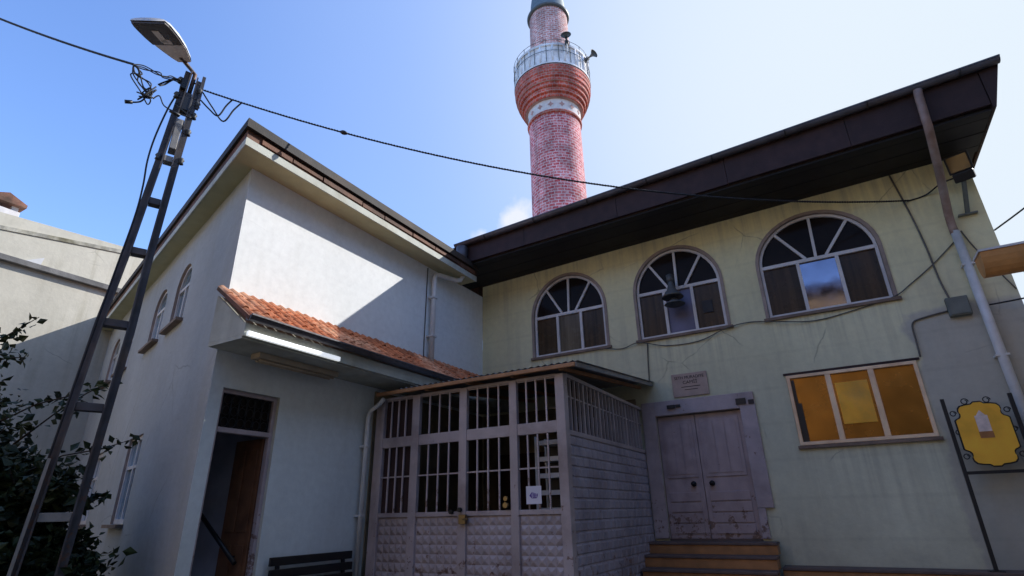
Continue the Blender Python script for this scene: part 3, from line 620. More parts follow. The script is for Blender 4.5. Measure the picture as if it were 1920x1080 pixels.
# wing doorway: dark passage, transom grille, open brown leaf and handrail
pas = MB(); X0, X1 = -.16, -1.9; ya, yb, za_, zb = WD[0]-.02, WD[1]+.02, .16, 2.85
X1 = -1.5; yc = -5.52
pas.quad((X0,ya,za_),(X1,yc,za_),(X1,yc,zb),(X0,ya,zb)).quad((X1,yc,za_),(X1,yb,za_),(X1,yb,zb),(X1,yc,zb)).quad((X0,yb,za_),(X1,yb,za_),(X1,yb,zb),(X0,yb,zb)).quad((X0,ya,zb),(X1,yc,zb),(X1,yb,zb),(X0,yb,zb)).quad((X0,ya,za_),(X1,yc,za_),(X1,yb,za_),(X0,yb,za_))
pas.build('passage', 'darkroom', mosque, recalc=False)
fr = MB(); fr.box(-.12,-.05,WD[0],WD[0]+.05,WD[2],WD[3]).box(-.12,-.05,WD[1]-.05,WD[1],WD[2],WD[3]).box(-.12,-.05,WD[0]+.05,WD[1]-.05,WD[3]-.05,WD[3]).box(-.125,-.045,WD[0]+.05,WD[1]-.05,2.30,2.36)
dfr = fr.build('door_frame', 'mauveframe', mosque, .004)
gl = MB()
for i in range(7):
    y = WD[0]+.08+i*.113; gl.tube([(-.08,y,2.36),(-.08,y,2.79)], .008, 5)
for i in range(6):
    for j in range(3):
        cy_, cz = WD[0]+.137+i*.113, 2.43+j*.14
        gl.tube([(-.082, cy_+.048*math.cos(q*PI/4), cz+.06*math.sin(q*PI/4)) for q in range(9)], .006, 4, caps=False)
gl.build('transom_grille', 'black', dfr)
MB().quad((-.10,WD[0]+.05,2.36),(-.10,WD[1]-.05,2.36),(-.10,WD[1]-.05,2.78),(-.10,WD[0]+.05,2.78)).build('transom_pane', 'darkglass', dfr)
dl = MB(); dl.box(-.70,-.14,-5.165,-5.125,.18,2.29); leaf = dl.build('door_leaf', 'wood', mosque, .005)
for xa2, xb2 in ((-.64,-.45),(-.39,-.20)):
    for z0_, z1_ in ((.3,1.0),(1.15,2.15)): MB().box(xa2,xb2,-5.178,-5.168,z0_,z1_).build('door_panel', 'wood', leaf, .004)
MB().tube([(-.25,-5.23,.80),(-1.4,-5.23,1.55)], .028, 8).tube([(-.35,-5.23,.87),(-.35,-5.17,.87)], .014, 6).tube([(-1.3,-5.23,1.49),(-1.3,-5.17,1.49)], .014, 6).build('handrail', 'black', mosque)

# main door
sx = MB(); sx.box(3.50,3.737,-.055,-.001,.86,3.12).box(5.183,5.43,-.055,-.001,1.30,3.12).box(5.183,5.30,-.052,-.001,.86,1.298).box(3.738,5.182,-.055,-.001,2.863,3.12)
sur = sx.build('door_surround', 'mauveframe', mosque, .008)
xm = 4.40
for x0_, x1_, kx in ((3.745,xm-.004,xm-.16),(xm+.004,5.176,xm+.14)):
    dm = MB(); dm.box(x0_,x1_,.05,.09,.855,2.85); lf = dm.build('door_leaf', 'mauvedoor', mosque, .004)
    wl = (x1_-x0_)
    MB().box(x0_+.06,x1_-.06,.034,.048,1.80,2.76).build('door_panel', 'mauvedoor', lf, .008)
    for q in range(3): MB().box(x0_+.10+q*(wl-.2)/3,x0_+.085+(q+1)*(wl-.2)/3,.024,.033,1.86,2.70).build('door_panel', 'mauvedoor', lf, .006)
    for q in range(4): MB().box(x0_+.07,x1_-.07,.030,.048,.93+q*.165,1.075+q*.165).build('door_panel', 'mauvedoor', lf, .007)
    MB().lathe((0,0),[(0,.0),(.045,.0),(.045,.012),(.02,.02),(.02,.05),(.034,.06),(.034,.075),(0,.085)],16).build('tmp','black')
    tmp = bpy.data.objects['tmp']; tmp.name = 'door_knob'; tmp.parent = lf; tmp.location = (kx,.03,1.70); tmp.rotation_euler = (PI/2,0,0)
MB().box(3.738,5.182,-.02,.13,.825,.852).build('threshold', 'stepstone', mosque)
MB().box(5.14,5.30,-.075,-.056,2.92,3.02).build('bracket', 'black', sur)
MB().box(3.98,4.12,-.10,-.056,2.97,3.03).box(4.13,4.21,-.085,-.056,2.985,3.03).build('door_light', 'black', sur)

# house number plate
hn = thing('number_plate', 'small dark house number plate on the top right of the mauve door surround', 'plate', (5.33,-.06,2.95))
MB().box(5.335,5.425,-.068,-.0565,2.91,2.985).build('plate', 'ink', hn)

# downpipes
mb = MB(); mb.tube([(.62,-1.28,6.86),(.60,-1.28,6.55),(.60,-1.29,6.43)], .05, 10).tube([(.60,-1.29,6.43),(.55,-1.31,6.30)], .05, 10)
mb = MB(); mb.tube([(.30,-1.26,6.6),(.30,-1.26,5.98),(.28,-1.30,5.90),(.22,-1.40,5.88),(.12,-1.82,5.86),(.10,-1.92,5.83),(.10,-1.95,5.74),(.10,-1.96,4.0)], .05, 12); dp = mb.build('downpipe', 'pipe', mosque)
for z in (5.3, 4.5): MB().box(.003,.165,-2.03,-1.89,z,z+.03).build('pipe_clip', 'pipe', dp)
MB().tube([(.31,-1.30,6.30),(.31,-1.30,6.42),(.31,-1.30,6.66)],[.07,.12,.13],14).build('rain_head', 'gutter', dp)
mb = MB(); mb.tube([(8.63,-1.30,7.06),(8.62,-1.30,6.95),(8.60,-1.30,6.55),(8.60,-1.28,6.42),(8.61,-1.2,6.34),(8.67,-.70,5.95),(8.71,-.18,5.45),(8.72,-.10,5.32),(8.72,-.10,5.15)], .058, 12); mb.build('upper_downpipe', 'rustpipe', mosque)
mb = MB(); mb.tube([(8.73,-.10,5.18),(8.74,-.10,3.5),(8.76,-.10,.52)], .062, 12); dp = mb.build('downpipe', 'pipe', mosque)
for z in (4.6, 3.2, 1.8): MB().box(8.66,8.82,-.155,-.002,z,z+.03).build('pipe_clip', 'pipe', dp)
mb = MB(); mb.tube([(.42,-3.52,3.02),(.34,-3.52,2.94),(.14,-3.50,2.86),(.10,-3.50,2.76),(.10,-3.50,.05)], .035, 10); dp = mb.build('downpipe', 'pipe', mosque)
for z in (1.3, 2.3): MB().box(.003,.142,-3.545,-3.455,z,z+.025).build('pipe_clip', 'pipe', dp)

# ------------------------------------------------------------------ barred porch
porch = thing('porch', 'mauve barred entrance porch with embossed metal panels and an orange edged roof', 'porch', (1.9,-1.7,0))
PY = -3.40
XS = [(.30,.36),(.93,1.07),(1.81,1.94),(2.65,2.77),(3.37,3.50)]
for i, (xa_, xb_) in enumerate(XS):
    MB().box(xa_, xb_, PY-.02 if i < 4 else PY-.03, PY+.05 if i < 4 else PY+.10, .0, 3.03).build('post', 'mauve', porch, .006)
for i in range(4):
    for za, zb_ in ((2.27,2.42),(1.28,1.34),(3.0,3.04),(.02,.10)): MB().box(XS[i][1]+.002, XS[i+1][0]-.002, PY-.012, PY+.04, za, zb_).build('rail', 'mauve', porch, .004)
for i in range(4):
    xa_, xb_ = XS[i][1], XS[i+1][0]
    gname = 'grille'
    g = MB(); g.box(xa_+.004, xb_-.004, PY+.004, PY+.02, 1.83, 1.85); g = g.build('lower_grille', 'mauve', porch)
    g2 = MB(); g2.box(xa_+.004, xb_-.004, PY+.004, PY+.02, 2.985, 2.998); g2 = g2.build('upper_grille', 'mauve', porch)
    for q in range(1, 4):
        x = xa_+(xb_-xa_)*q/4
        MB().box(x-.010, x+.010, PY-.008, PY+.012, 1.341, 2.269).build('bar', 'bar', g)
        MB().box(x-.010, x+.010, PY-.008, PY+.012, 2.421, 2.999).build('bar', 'bar', g2)
    # embossed panel below
    pm = MB(); nx_ = max(4, round((xb_-xa_)/.115)); cw2 = (xb_-xa_)/nx_; nz_ = 10; ch = 1.175/nz_
    for ii in range(nx_):
        for jj in range(nz_):
            ax_, az_ = xa_+ii*cw2, .102+jj*ch
            d_ = .022
            cx_, cz_ = ax_+cw2*.5, az_+ch*.5
            pm.add([(ax_,PY+.02,az_),(ax_+cw2,PY+.02,az_),(ax_+cw2,PY+.02,az_+ch),(ax_,PY+.02,az_+ch),(cx_-.012,PY+.02-d_,cz_-.012),(cx_+.012,PY+.02-d_,cz_-.012),(cx_+.012,PY+.02-d_,cz_+.012),(cx_-.012,PY+.02-d_,cz_+.012)], [(0,1,5,4),(1,2,6,5),(2,3,7,6),(3,0,4,7),(4,5,6,7)])
    pm.build('embossed_panel', 'mauve', porch, recalc=False)
MB().box(.15,.298,PY+.03,PY+.045,.02,3.02).build('filler_panel', 'mauve', porch)
# brown backing in the leftmost lower light, seen behind the bars
MB().box(.362,.928,PY+.05,PY+.06,1.34,2.27).build('backing_sheet', 'brownboard', porch)
MB().box(.362,.928,PY+.05,PY+.06,2.43,3.0).build('backing_sheet', 'brownboard', porch)
# locks
MB().box(1.86,1.97,PY-.07,PY-.021,1.18,1.30).tube([(1.93,PY-.06,1.24),(2.02,PY-.08,1.24)],.014,8).build('lock', 'brass', porch, .008)
MB().tube([(2.60,PY-.02,1.40),(2.60,PY-.08,1.40)],.035,12).tube([(2.60,PY-.03,1.48),(2.60,PY-.07,1.48)],.03,12).build('door_knob', 'brass', porch)
MB().tube([(1.72,PY-.02,1.335),(1.72,PY-.07,1.335)],.028,10).tube([(1.86,PY-.02,1.36),(1.86,PY-.07,1.36)],.03,10).build('door_knob', 'black', porch)
# side wall facing the steps
sd = MB(); rows_ = 17; rh = 2.20/rows_; L0, L1 = PY+.101, -.003
for r in range(rows_):
    off = (r % 2)*.105; y = L0-off
    while y < L1-.001:
        y0, y1 = max(y, L0), min(y+.21, L1)
        if y1-y0 > .03:
            z0_, z1_ = .04+r*rh, .04+(r+1)*rh; X = 3.47; d_ = .016; iy, iz = .022, .02
            sd.add([(X,y0,z0_),(X,y1,z0_),(X,y1,z1_),(X,y0,z1_),(X+d_,y0+iy,z0_+iz*.6),(X+d_,y1-iy,z0_+iz*.6),(X+d_*1.0,y1-iy,z1_-iz*1.6),(X+d_*1.0,y0+iy,z1_-iz*1.6)], [(0,1,5,4),(1,2,6,5),(2,3,7,6),(3,0,4,7),(4,5,6,7)])
        y += .21
sd.build('side_panel', 'mauveside', porch, recalc=False)
MB().box(3.42,3.465,PY+.101,-.003,0,2.235).build('side_core', 'mauve', porch)
for za, zb_ in ((2.242,2.30),(3.0,3.05)): MB().box(3.42,3.49,PY+.101,-.003,za,zb_).build('rail', 'mauve', porch)
g = MB().box(3.445,3.462,PY+.101,-.003,2.74,2.76).build('side_grille', 'mauve', porch)
ns = 22
for q in range(1, ns):
    y = PY+.1+q*(3.3/ns); wd = .014 if q % 4 else .028
    MB().box(3.44,3.475,y-wd,y+wd,2.302,2.738 if 0 else 2.999).build('bar', 'mauve', g)
MB().quad((3.437,PY+.101,2.30),(3.437,-.003,2.30),(3.437,-.003,3.0),(3.437,PY+.101,3.0)).build('side_pane', 'brownpane', porch)
# roof: corrugated sheet rising to the wall, orange timber edge
rm = MB(); nX = 90; vs = []; xs0, xs1 = .74, 3.78
for i in range(nX+1):
    x = xs0+(xs1-xs0)*i/nX; h = .012*math.sin(i*PI/1.5)
    vs += [(x,PY-.16,3.13+h),(x,-.002,3.50+h)]
rm.add(vs, [(2*i,2*i+2,2*i+3,2*i+1) for i in range(nX)]); rm.build('roof_sheet', 'steel', porch)
em = MB(); em.box(.30,3.74,PY-.17,PY-.12,3.06,3.115); em.build('roof_edge', 'orangewood', porch, .008)
for q in range(5):
    x = .5+q*.75
    if x > .75: MB().beam((x,PY-.10,3.075),(x,-.004,3.425),.05,.05).build('rafter', 'orangewood', porch)
MB().beam((3.74,PY-.15,3.085),(3.74,-.004,3.45),.03,.06).build('verge', 'steel', porch)
MB().quad((.02,PY+.06,.30),(3.41,PY+.06,.30),(3.41,-.01,.30),(.02,-.01,.30)).build('porch_floor', 'paving', porch)
MB().box(.03,3.40,-.03,-.006,.305,3.22).build('shade_back', 'shadepanel', porch)  # dark panel added to deepen the shade inside the porch
MB().box(.004,.025,-3.3,-.035,.305,3.22).build('shade_lining', 'shadepanel', porch)  # second added panel, darkening the wing side of the porch
# light tube hung inside
tb = MB(); tb.tube([(2.35,-1.75,2.92),(3.1,-1.6,2.90)],.022,8); tb.build('tube_light', 'hornpale', porch)
# paper notice
pn = thing('notice_paper', 'white paper notice with violet print tied to the porch bars', 'notice', (2.99,PY-.03,1.51))
MB().box(2.885,3.105,PY-.018,PY-.014,1.405,1.62).build('sheet', 'paper', pn)
sy = PY-.0195
vm_ = MB()
def blob(cx_, cz_, w_, h_, rot=0):
    pts = []
    for q in range(14):
        aa = q*2*PI/14; u, v = w_*math.cos(aa), h_*math.sin(aa)
        pts.append((cx_+u*math.cos(rot)-v*math.sin(rot), sy, cz_+u*math.sin(rot)+v*math.cos(rot)))
    vm_.poly(pts)
vm_.add([(2.93,sy,1.505),(2.975,sy,1.555),(2.965,sy,1.51),(2.975,sy,1.465)], [(0,1,2,3)])
for cx_, w_, h_, ro in ((2.985,.008,.04,.0),(3.005,.008,.033,.1),(3.025,.007,.028,0),(3.045,.008,.022,-.1)): blob(cx_, 1.508, w_, h_, ro)
blob(3.012,1.478,.035,.007)
vm_.build('print', 'violet', pn, recalc=False)

# shoe rack inside the porch
rk = thing('shoe_rack', 'pale slatted shoe rack behind the right hand porch bars', 'shoe rack', (3.1,-2.9,.3))
for x in (2.86, 3.38):
    for y in (-3.05,-2.75): MB().box(x-.015,x+.015,y-.015,y+.015,.301,2.28).build('upright', 'hornpale', rk)
for q in range(9):
    z = .45+q*.215; MB().box(2.876,3.364,-3.06,-2.74,z,z+.022).box(2.876,3.364,-3.075,-3.061,z-.01,z+.05).build('shelf', 'hornpale', rk)
MB().box(2.876,3.364,-2.73,-2.72,.301,2.28).build('back_board', 'black', rk)
# unseen dark box added inside the porch to deepen its shade
cb = thing('shadebox', 'dark brown block added unseen inside the barred porch', 'shadebox', (1.2,-.35,.3))
MB().box(.7,2.6,-.55,-.05,.301,2.35).build('shadebox_body', 'brownboard', cb, .01)
for q in range(4): MB().box(.72+q*.47,1.17+q*.47,-.575,-.552,.34,2.31).build('shadebox_front', 'brownboard', cb, .006)

# ------------------------------------------------------------------ steps and plinth
st = thing('entrance_steps', 'orange and grey steps climbing to the mauve double door', 'steps', (4.4,-.5,0))
for i in range(5):
    z = .825-i*.17; y = -.37-i*.30
    MB().box(3.40-i*.05 if i < 2 else 3.52, 5.40, y, -.06 if i == 0 else y+.335, z-.17 if i < 4 else 0.002, z-.042).build('riser', 'steporange', st, .004)
    MB().box(3.38-i*.05 if i < 2 else 3.51, 5.415, y-.025, -.06 if i == 0 else y+.30, z-.04, z).build('tread', 'stepstone', st, .008)
pl = thing('plinth', 'low orange edged plinth running along the wall right of the steps', 'plinth', (7.3,-.2,0))
MB().box(5.42,9.2,-.36,-.003,.002,.455).build('face', 'steporange', pl, .004)
MB().box(5.42,9.22,-.385,-.003,.458,.50).build('tread', 'stepstone', pl, .008)

# ------------------------------------------------------------------ plaque over the door
pq = thing('plaque', 'pinkish inscribed name plaque above the mauve double door', 'plaque', (4.42,-.02,3.37))
MB().box(4.11,4.735,-.03,-.002,3.165,3.575).build('plate', 'plate', pq, .004)
def text(body, x, z, size, y, parent, m='ink', name='lettering', wid=None):
    cu = bpy.data.curves.new(name, 'FONT'); cu.body = body; cu.size = size; cu.align_x = 'CENTER'; cu.extrude = .002
    o = bpy.data.objects.new('tmptext', cu); COL.objects.link(o)
    bpy.context.view_layer.update()
    me = bpy.data.meshes.new_from_object(o.evaluated_get(bpy.context.evaluated_depsgraph_get()))
    bpy.data.objects.remove(o)
    k_ = 1
    if wid:
        xs = [v.co.x for v in me.vertices]; k_ = wid/(max(xs)-min(xs))
    off = Vector(ROOT[parent.name])
    for v in me.vertices: v.co = Vector((x+v.co.x*k_, y-v.co.z, z+v.co.y))-off
    me.materials.clear(); me.materials.append(M[m]); n_ = bpy.data.objects.new(name, me); COL.objects.link(n_); n_.parent = parent; ROOT[n_.name] = tuple(off)
    return n_
text('SETH MURADIYE', 4.42, 3.475, .075, -.032, pq, wid=.52)
text('CAMİİ', 4.43, 3.385, .08, -.032, pq, wid=.25)
MB().box(4.27,4.60,-.033,-.0305,3.325,3.337).box(4.32,4.55,-.033,-.0305,3.275,3.286).build('underline', 'ink', pq)

# ------------------------------------------------------------------ notice board on two posts
nb = thing('notice_board', 'ornate yellow plate hung between two black iron posts by the wall', 'notice board', (8.25,-.3,.5))
for x in (7.88, 8.62): MB().box(x-.022,x+.022,-.325,-.285,.502,2.66).build('post', 'black', nb)
MB().box(7.80,7.96,-.38,-.23,.501,.512).build('foot', 'black', nb); MB().box(8.54,8.70,-.38,-.23,.501,.512).build('foot', 'black', nb)
MB().box(7.903,8.597,-.318,-.292,1.655,1.695).build('crossbar', 'black', nb)
def plate_outline(gx, bulge=0.):
    cx_, cz_, hx, hz = 8.245, 2.165, .285+gx, .40+gx
    q = []
    quarter = [(hx*u_, hz*v_) for u_, v_ in ((1,0),(1,.30),(1,.46),(.94,.50),(.82,.54),(.76,.60),(.75,.68),(.79,.74),(.77,.84),(.68,.92),(.48,.955),(.24,.97),(.14,1.03))]
    for sx_, sz_, rev in ((1,1,False),(-1,1,True),(-1,-1,False),(1,-1,True)):
        for (u, v) in (reversed(quarter) if rev else quarter): q.append((cx_+u*sx_, cz_+v*sz_))
    return q
oo = []
for p in plate_outline(0):
    if not oo or (Vector(p)-Vector(oo[-1])).length > 1e-5: oo.append(p)
MB().prism([(x,-.322,z) for x, z in oo], (0,.012,0)).build('plate', 'gold', nb)
o2 = []
for p in plate_outline(.018):
    if not o2 or (Vector(p)-Vector(o2[-1])).length > 1e-5: o2.append(p)
MB().prism([(x,-.308,z) for x, z in o2], (0,.012,0)).build('plate_border', 'black', nb)
for cx_, cz_, r in ((8.12,2.60,.045),(8.36,2.60,.045),(7.955,2.45,.04),(8.54,2.45,.04),(7.955,1.88,.04),(8.54,1.88,.04),(7.95,2.2,.035),(8.55,2.2,.035)):
    MB().tube([(cx_+r*(1-.03*k)*math.cos(k*.5), -.305, cz_+r*(1-.03*k)*math.sin(k*.5)) for k in range(16)], .007, 5).build('scroll', 'black', nb)
MB().box(8.17,8.31,-.327,-.3225,2.19,2.40).prism([(8.19,-.327,2.401),(8.29,-.327,2.401),(8.24,-.327,2.47)],(0,.0045,0)).build('picture', 'pinkprint', nb)
MB().box(8.165,8.315,-.328,-.3225,2.105,2.188).build('picture', 'brownprint', nb)

# ------------------------------------------------------------------ floodlight, meter box
fl = thing('floodlight', 'dark boxy floodlight on a bracket under the right end of the eaves', 'floodlight', (9.02,-.2,6.1))
fv = Vector((-.28,-.82,-.42)).normalized(); fx = Vector((.95,-.32,0)).normalized(); fx = (fx-fv*fx.dot(fv)).normalized(); fu = fx.cross(fv)
if fu.z < 0: fu = -fu
fc = Vector((9.00,-.38,6.17))
fb = MB(); q0 = []
for d_, k in ((.0,1.0),(.10,.92),(.19,.62),(.25,.40)):
    q0 += [fc-fv*d_+fx*.155*k*a1+fu*.15*k*a2 for a1, a2 in ((-1,-1),(1,-1),(1,1),(-1,1))]
fb.add(q0, [(4*i+k,4*i+(k+1)%4,4*i+4+(k+1)%4,4*i+4+k) for i in range(3) for k in range(4)]+[(0,1,2,3),(12,13,14,15)]); fb.build('housing', 'black', fl, .012)
MB().obox(fc+fv*.004, fx*.125, fv*.003, fu*.12).build('lens', 'floodlens', fl)
MB().obox(fc-fv*.08-fu*.22, fx*.13, fv*.10, fu*.075).build('gear_box', 'black', fl, .02)
MB().beam((9.03,-.25,5.98),(8.97,-.05,5.46),.05,.04).build('arm', 'boxgrey', fl)
MB().box(8.85,9.09,-.07,-.002,5.43,5.455).build('wall_bracket', 'boxgrey', fl)
jb = thing('meter_box', 'small grey cable box fixed to the wall beside the right downpipe', 'box', (8.46,-.05,4.0))
MB().box(8.33,8.60,-.10,-.002,3.87,4.16).build('case', 'boxgrey', jb, .012)
MB().box(8.345,8.585,-.112,-.102,3.89,4.10).build('cover', 'boxgrey', jb, .006)

# ------------------------------------------------------------------ wall cables
def wall_cable(label, pts, r=.011, m='greycable', name='cable', group=None):
    out = []
    pts = [Vector(p) for p in pts]
    for i in range(len(pts)-1):       # Catmull-Rom
        p0_, p1_, p2_, p3_ = pts[max(i-1,0)], pts[i], pts[i+1], pts[min(i+2,len(pts)-1)]
        for k in range(6):
            t_ = k/6; out.append(.5*((2*p1_)+(p2_-p0_)*t_+(2*p0_-5*p1_+4*p2_-p3_)*t_*t_+(3*p1_-p0_-3*p2_+p3_)*t_**3))
    out.append(pts[-1])
    o = MB().tube(out, r, 6).build(name, m); return tag(o, label, 'cable', group)
wall_cable('thin grey cable sagging below the three arched window sills', [(2.9,-.06,4.27),(3.25,-.02,4.22),(3.6,-.07,4.27),(4.1,-.02,4.14),(4.7,-.02,4.13),(5.2,-.07,4.27),(5.6,-.02,4.32),(6.0,-.07,4.24),(6.6,-.02,4.16),(7.3,-.02,4.25),(7.75,-.04,4.34),(8.0,-.02,4.5),(8.35,-.02,4.75),(8.7,-.02,5.05)], .009)
wall_cable('grey cable dropping from the middle arched window to the porch roof', [(3.75,-.02,4.25),(3.72,-.02,3.9),(3.70,-.02,3.53)], .011)
wall_cable('grey conduit running down from the dark eaves to the meter box', [(8.18,-.02,6.44),(8.24,-.02,6.0),(8.30,-.02,5.5),(8.34,-.02,5.0),(8.36,-.02,4.5),(8.40,-.02,4.16)], .014)
wall_cable('grey cable looping from the meter box down to the amber window', [(8.34,-.02,3.98),(8.0,-.02,3.93),(7.86,-.02,3.86),(7.84,-.02,3.6),(7.83,-.02,3.35)], .013)
wall_cable('thin cable crossing the wall diagonally beside the right downpipe', [(8.82,-.02,5.2),(8.9,-.02,4.9),(9.05,-.02,4.5),(9.18,-.02,4.15)], .009)

wall_cable('thin dark wire running down the wing wall beside the white downpipe', [(.015,-2.07,5.95),(.015,-2.08,5.3),(.015,-2.09,4.6),(.015,-2.09,4.08)], .011)
# ------------------------------------------------------------------ loudspeakers
def speaker(name, label, loc, rotz, group=None, s=1.):
    t = thing(name, label, 'loudspeaker', (0,0,0), group)
    prof_ = [(.03*s,0),(.035*s,.08*s),(.06*s,.16*s),(.12*s,.24*s),(.19*s,.29*s),(.18*s,.285*s),(.05*s,.17*s)]
    mb = MB(); n_ = 20
    vs = [(r*math.cos(2*PI*k/n_), -y, r*.85*math.sin(2*PI*k/n_)) for r, y in prof_ for k in range(n_)]
    mb.add(vs, [(i*n_+k,i*n_+(k+1)%n_,(i+1)*n_+(k+1)%n_,(i+1)*n_+k) for i in range(len(prof_)-1) for k in range(n_)], True); mb.build('horn', 'horn', t)
    MB().tube([(0,.22*s,0),(0,.0,0)],.075*s,14).build('driver', 'horn', t)
    MB().tube([(0,.06*s,-.07*s),(0,.06*s,-.55*s)],.022*s,8).build('bracket', 'hornpale', t)
    t.location = loc; t.rotation_euler = (0,0,rotz); return t
ls = speaker('loudspeaker', 'grey horn loudspeaker at the right end of the minaret balcony', (-1.15,12.7,24.95), math.radians(70), 'loudspeakers on the minaret balcony', 1.5)
dup(ls, (-1.78,11.15,25.15), math.radians(20), 'grey horn loudspeaker on the front rail of the minaret balcony')
h2 = thing('loudspeaker', 'dark horn loudspeaker hanging in front of the middle arched window', 'loudspeaker', (4.40,-.25,5.1))
mb = MB(); n_ = 20; pf = [(.05,5.30),(.06,5.22),(.09,5.13),(.15,5.05),(.20,4.98),(.19,4.985),(.06,5.1)]
mb.lathe((4.38,-.22),pf,20).build('horn','horn',h2)
MB().tube([(4.38,-.22,5.29),(4.37,-.20,5.44)],.065,12).build('driver','horn',h2)
MB().tube([(4.38,-.18,5.30),(4.38,.05,5.30)],.02,8).build('bracket','horn',h2)
MB().lathe((4.40,-.22),[(.03,4.97),(.10,4.90),(.19,4.84),(.18,4.835),(.02,4.93)],20).build('lower_horn','horn',h2)

# ------------------------------------------------------------------ minaret
AX, AY = -3.52, 12.8; KM = 1.2
mz = lambda z: 1.3+KM*(z-1.3) if z > .01 else 0.
mi = thing('minaret', 'tall red brick minaret with a white railed balcony behind the roof', 'minaret', (AX,AY,0))
def lpart(name, prof_, m, r=None, n_=64, smooth=True):
    prof_ = [(a1*KM, mz(a2)) for a1, a2 in prof_]; o = MB().lathe((AX,AY),prof_,n_,smooth).build(name,m,mi); cyl_uv(o,0,0,(r*KM if r else prof_[0][0])); return o
lpart('shaft', [(1.27,0),(1.22,9),(1.19,17.75)], 'minbrick', 1.2)
lpart('lower_ring', [(1.19,17.75),(1.25,17.77),(1.27,17.86),(1.23,17.93)], 'minbrick2', 1.2)
wb = lpart('white_band', [(1.215,17.93),(1.235,18.48)], 'ringwhite')
nst = 15
for k in range(nst):
    t_ = 2*PI*k/nst; cx_, cy_ = AX+1.236*KM*math.cos(t_), AY+1.236*KM*math.sin(t_); tx, ty = -math.sin(t_), math.cos(t_)
    MB().add([(cx_+u*tx*KM,cy_+u*ty*KM,mz(18.21)+v*KM) for u, v in ((0,.15),(.055,.055),(.14,0),(.055,-.055),(0,-.15),(-.055,-.055),(-.14,0),(-.055,.055))], [tuple(range(8))]).build('star', 'minbrick2', wb, recalc=False)
pr = [(1.235,18.48)]
for k in range(7):
    z = 18.5+k*.215; r = 1.28+.53*math.sin((k+1)/7*PI/2)
    pr += [(r-.02,z),(r,z+.03),(r,z+.19)]
pr += [(1.74,20.02)]
lpart('corbel', pr, 'minbrick2', 1.6, smooth=False)
bal = lpart('balcony_parapet', [(1.83,20.02),(1.83,20.12),(1.77,20.14),(1.77,21.06),(1.83,21.08),(1.83,21.20),(1.67,21.20),(1.67,20.1)], 'parapet', smooth=False)
for k in range(20):
    t_ = 2*PI*k/20; cx_, cy_ = AX+1.815*KM*math.cos(t_), AY+1.815*KM*math.sin(t_)
    MB().tube([(cx_,cy_,mz(20.1)),(cx_,cy_,mz(21.42))],.02,6).build('rail_post', 'horn', bal)
    t_ += PI/20; cx_, cy_ = AX+1.785*KM*math.cos(t_), AY+1.785*KM*math.sin(t_); MB().tube([(cx_,cy_,mz(20.12)),(cx_,cy_,mz(21.1))],.06,6).build('baluster', 'parapet', bal)
MB().tube([(AX+1.835*KM*math.cos(2*PI*k/40),AY+1.835*KM*math.sin(2*PI*k/40),mz(20.75)) for k in range(41)],.016,6,caps=False).tube([(AX+1.835*KM*math.cos(2*PI*k/40),AY+1.835*KM*math.sin(2*PI*k/40),mz(21.38)) for k in range(41)],.014,6,caps=False).build('handrail', 'horn', bal)
lpart('balcony_floor', [(0.9,20.15),(1.73,20.16)], 'parapet')
lpart('upper_shaft', [(1.0,20.1),(.955,24.6)], 'shaftbrick', 1.0)
lpart('cap_ring', [(.955,24.55),(1.05,24.58),(1.08,24.68),(1.0,24.76)], 'horn')
lpart('spire', [(.93,24.76),(.86,25.6),(.5,28.4),(.06,31.2),(0,31.4)], 'lead')
MB().lathe((AX,AY),[(.03,mz(31.3)),(.12,mz(31.6)),(.03,mz(31.9)),(.09,mz(32.1)),(0,mz(32.6))],16).build('finial','brass',mi)

# ------------------------------------------------------------------ lattice pole with street lamp and wires
PX = Vector((-.87,-6.86,0)); PR = Vector((.39,.92,0)).normalized(); PF = Vector((.92,-.39,0)).normalized()
PCf = lambda z: PX+PR*(-.18+.035*z)+Vector((0,0,z))
hwp = [(0,.165),(1.36,.15),(2.5,.14),(3.55,.13),(4.54,.09),(6.0,.062),(7.7,.045)]
def hw(z):
    for (z0_, h0), (z1_, h1) in zip(hwp, hwp[1:]):
        if z <= z1_: return h0+(h1-h0)*(z-z0_)/(z1_-z0_)
    return hwp[-1][1]
pole = thing('utility_pole', 'dark two legged steel utility pole tapering upwards beside the wing corner', 'utility pole', tuple(PX))
for s in (-1, 1):
    lg = MB(); zz2 = [0, 1.36, 2.5, 3.55, 4.54, 6.0, 7.6 if s < 0 else 7.5]
    for z0_, z1_ in zip(zz2, zz2[1:]):
        a_, b_ = PCf(z0_)+PR*s*hw(z0_), PCf(z1_)+PR*s*hw(z1_)
        lg.beam(a_+PF*.05, b_+PF*.05, .018, .075, PF); lg.beam(a_-PF*.05, b_-PF*.05, .018, .075, PF); lg.beam(a_+PR*s*.036, b_+PR*s*.036, .014, .09, PR)
    lg.build('leg', 'polesteel', pole)
zz_ = [.25,.9,1.36,2.53,3.55,4.54,5.30,6.0,6.65,7.14]
for k, z in enumerate(zz_):
    if k == 1: continue
    mb = MB(); h = .045; wdt = hw(z)
    mb.obox(PCf(z), PR*(wdt-.01), PF*.064, Vector((0,0,h)))
    mb.build('batten', 'palesteel' if k in (2,7) else 'polesteel', pole, .004)  # two paler battens paint in rungs caught by the sun
MB().beam(PCf(0)-PR*(hw(0)+.06)+PF*.09, PCf(1.95)-PR*(hw(1.95)+.06)+PF*.09, .03, .05, PF).build('cable_cover', 'palesteel', pole)
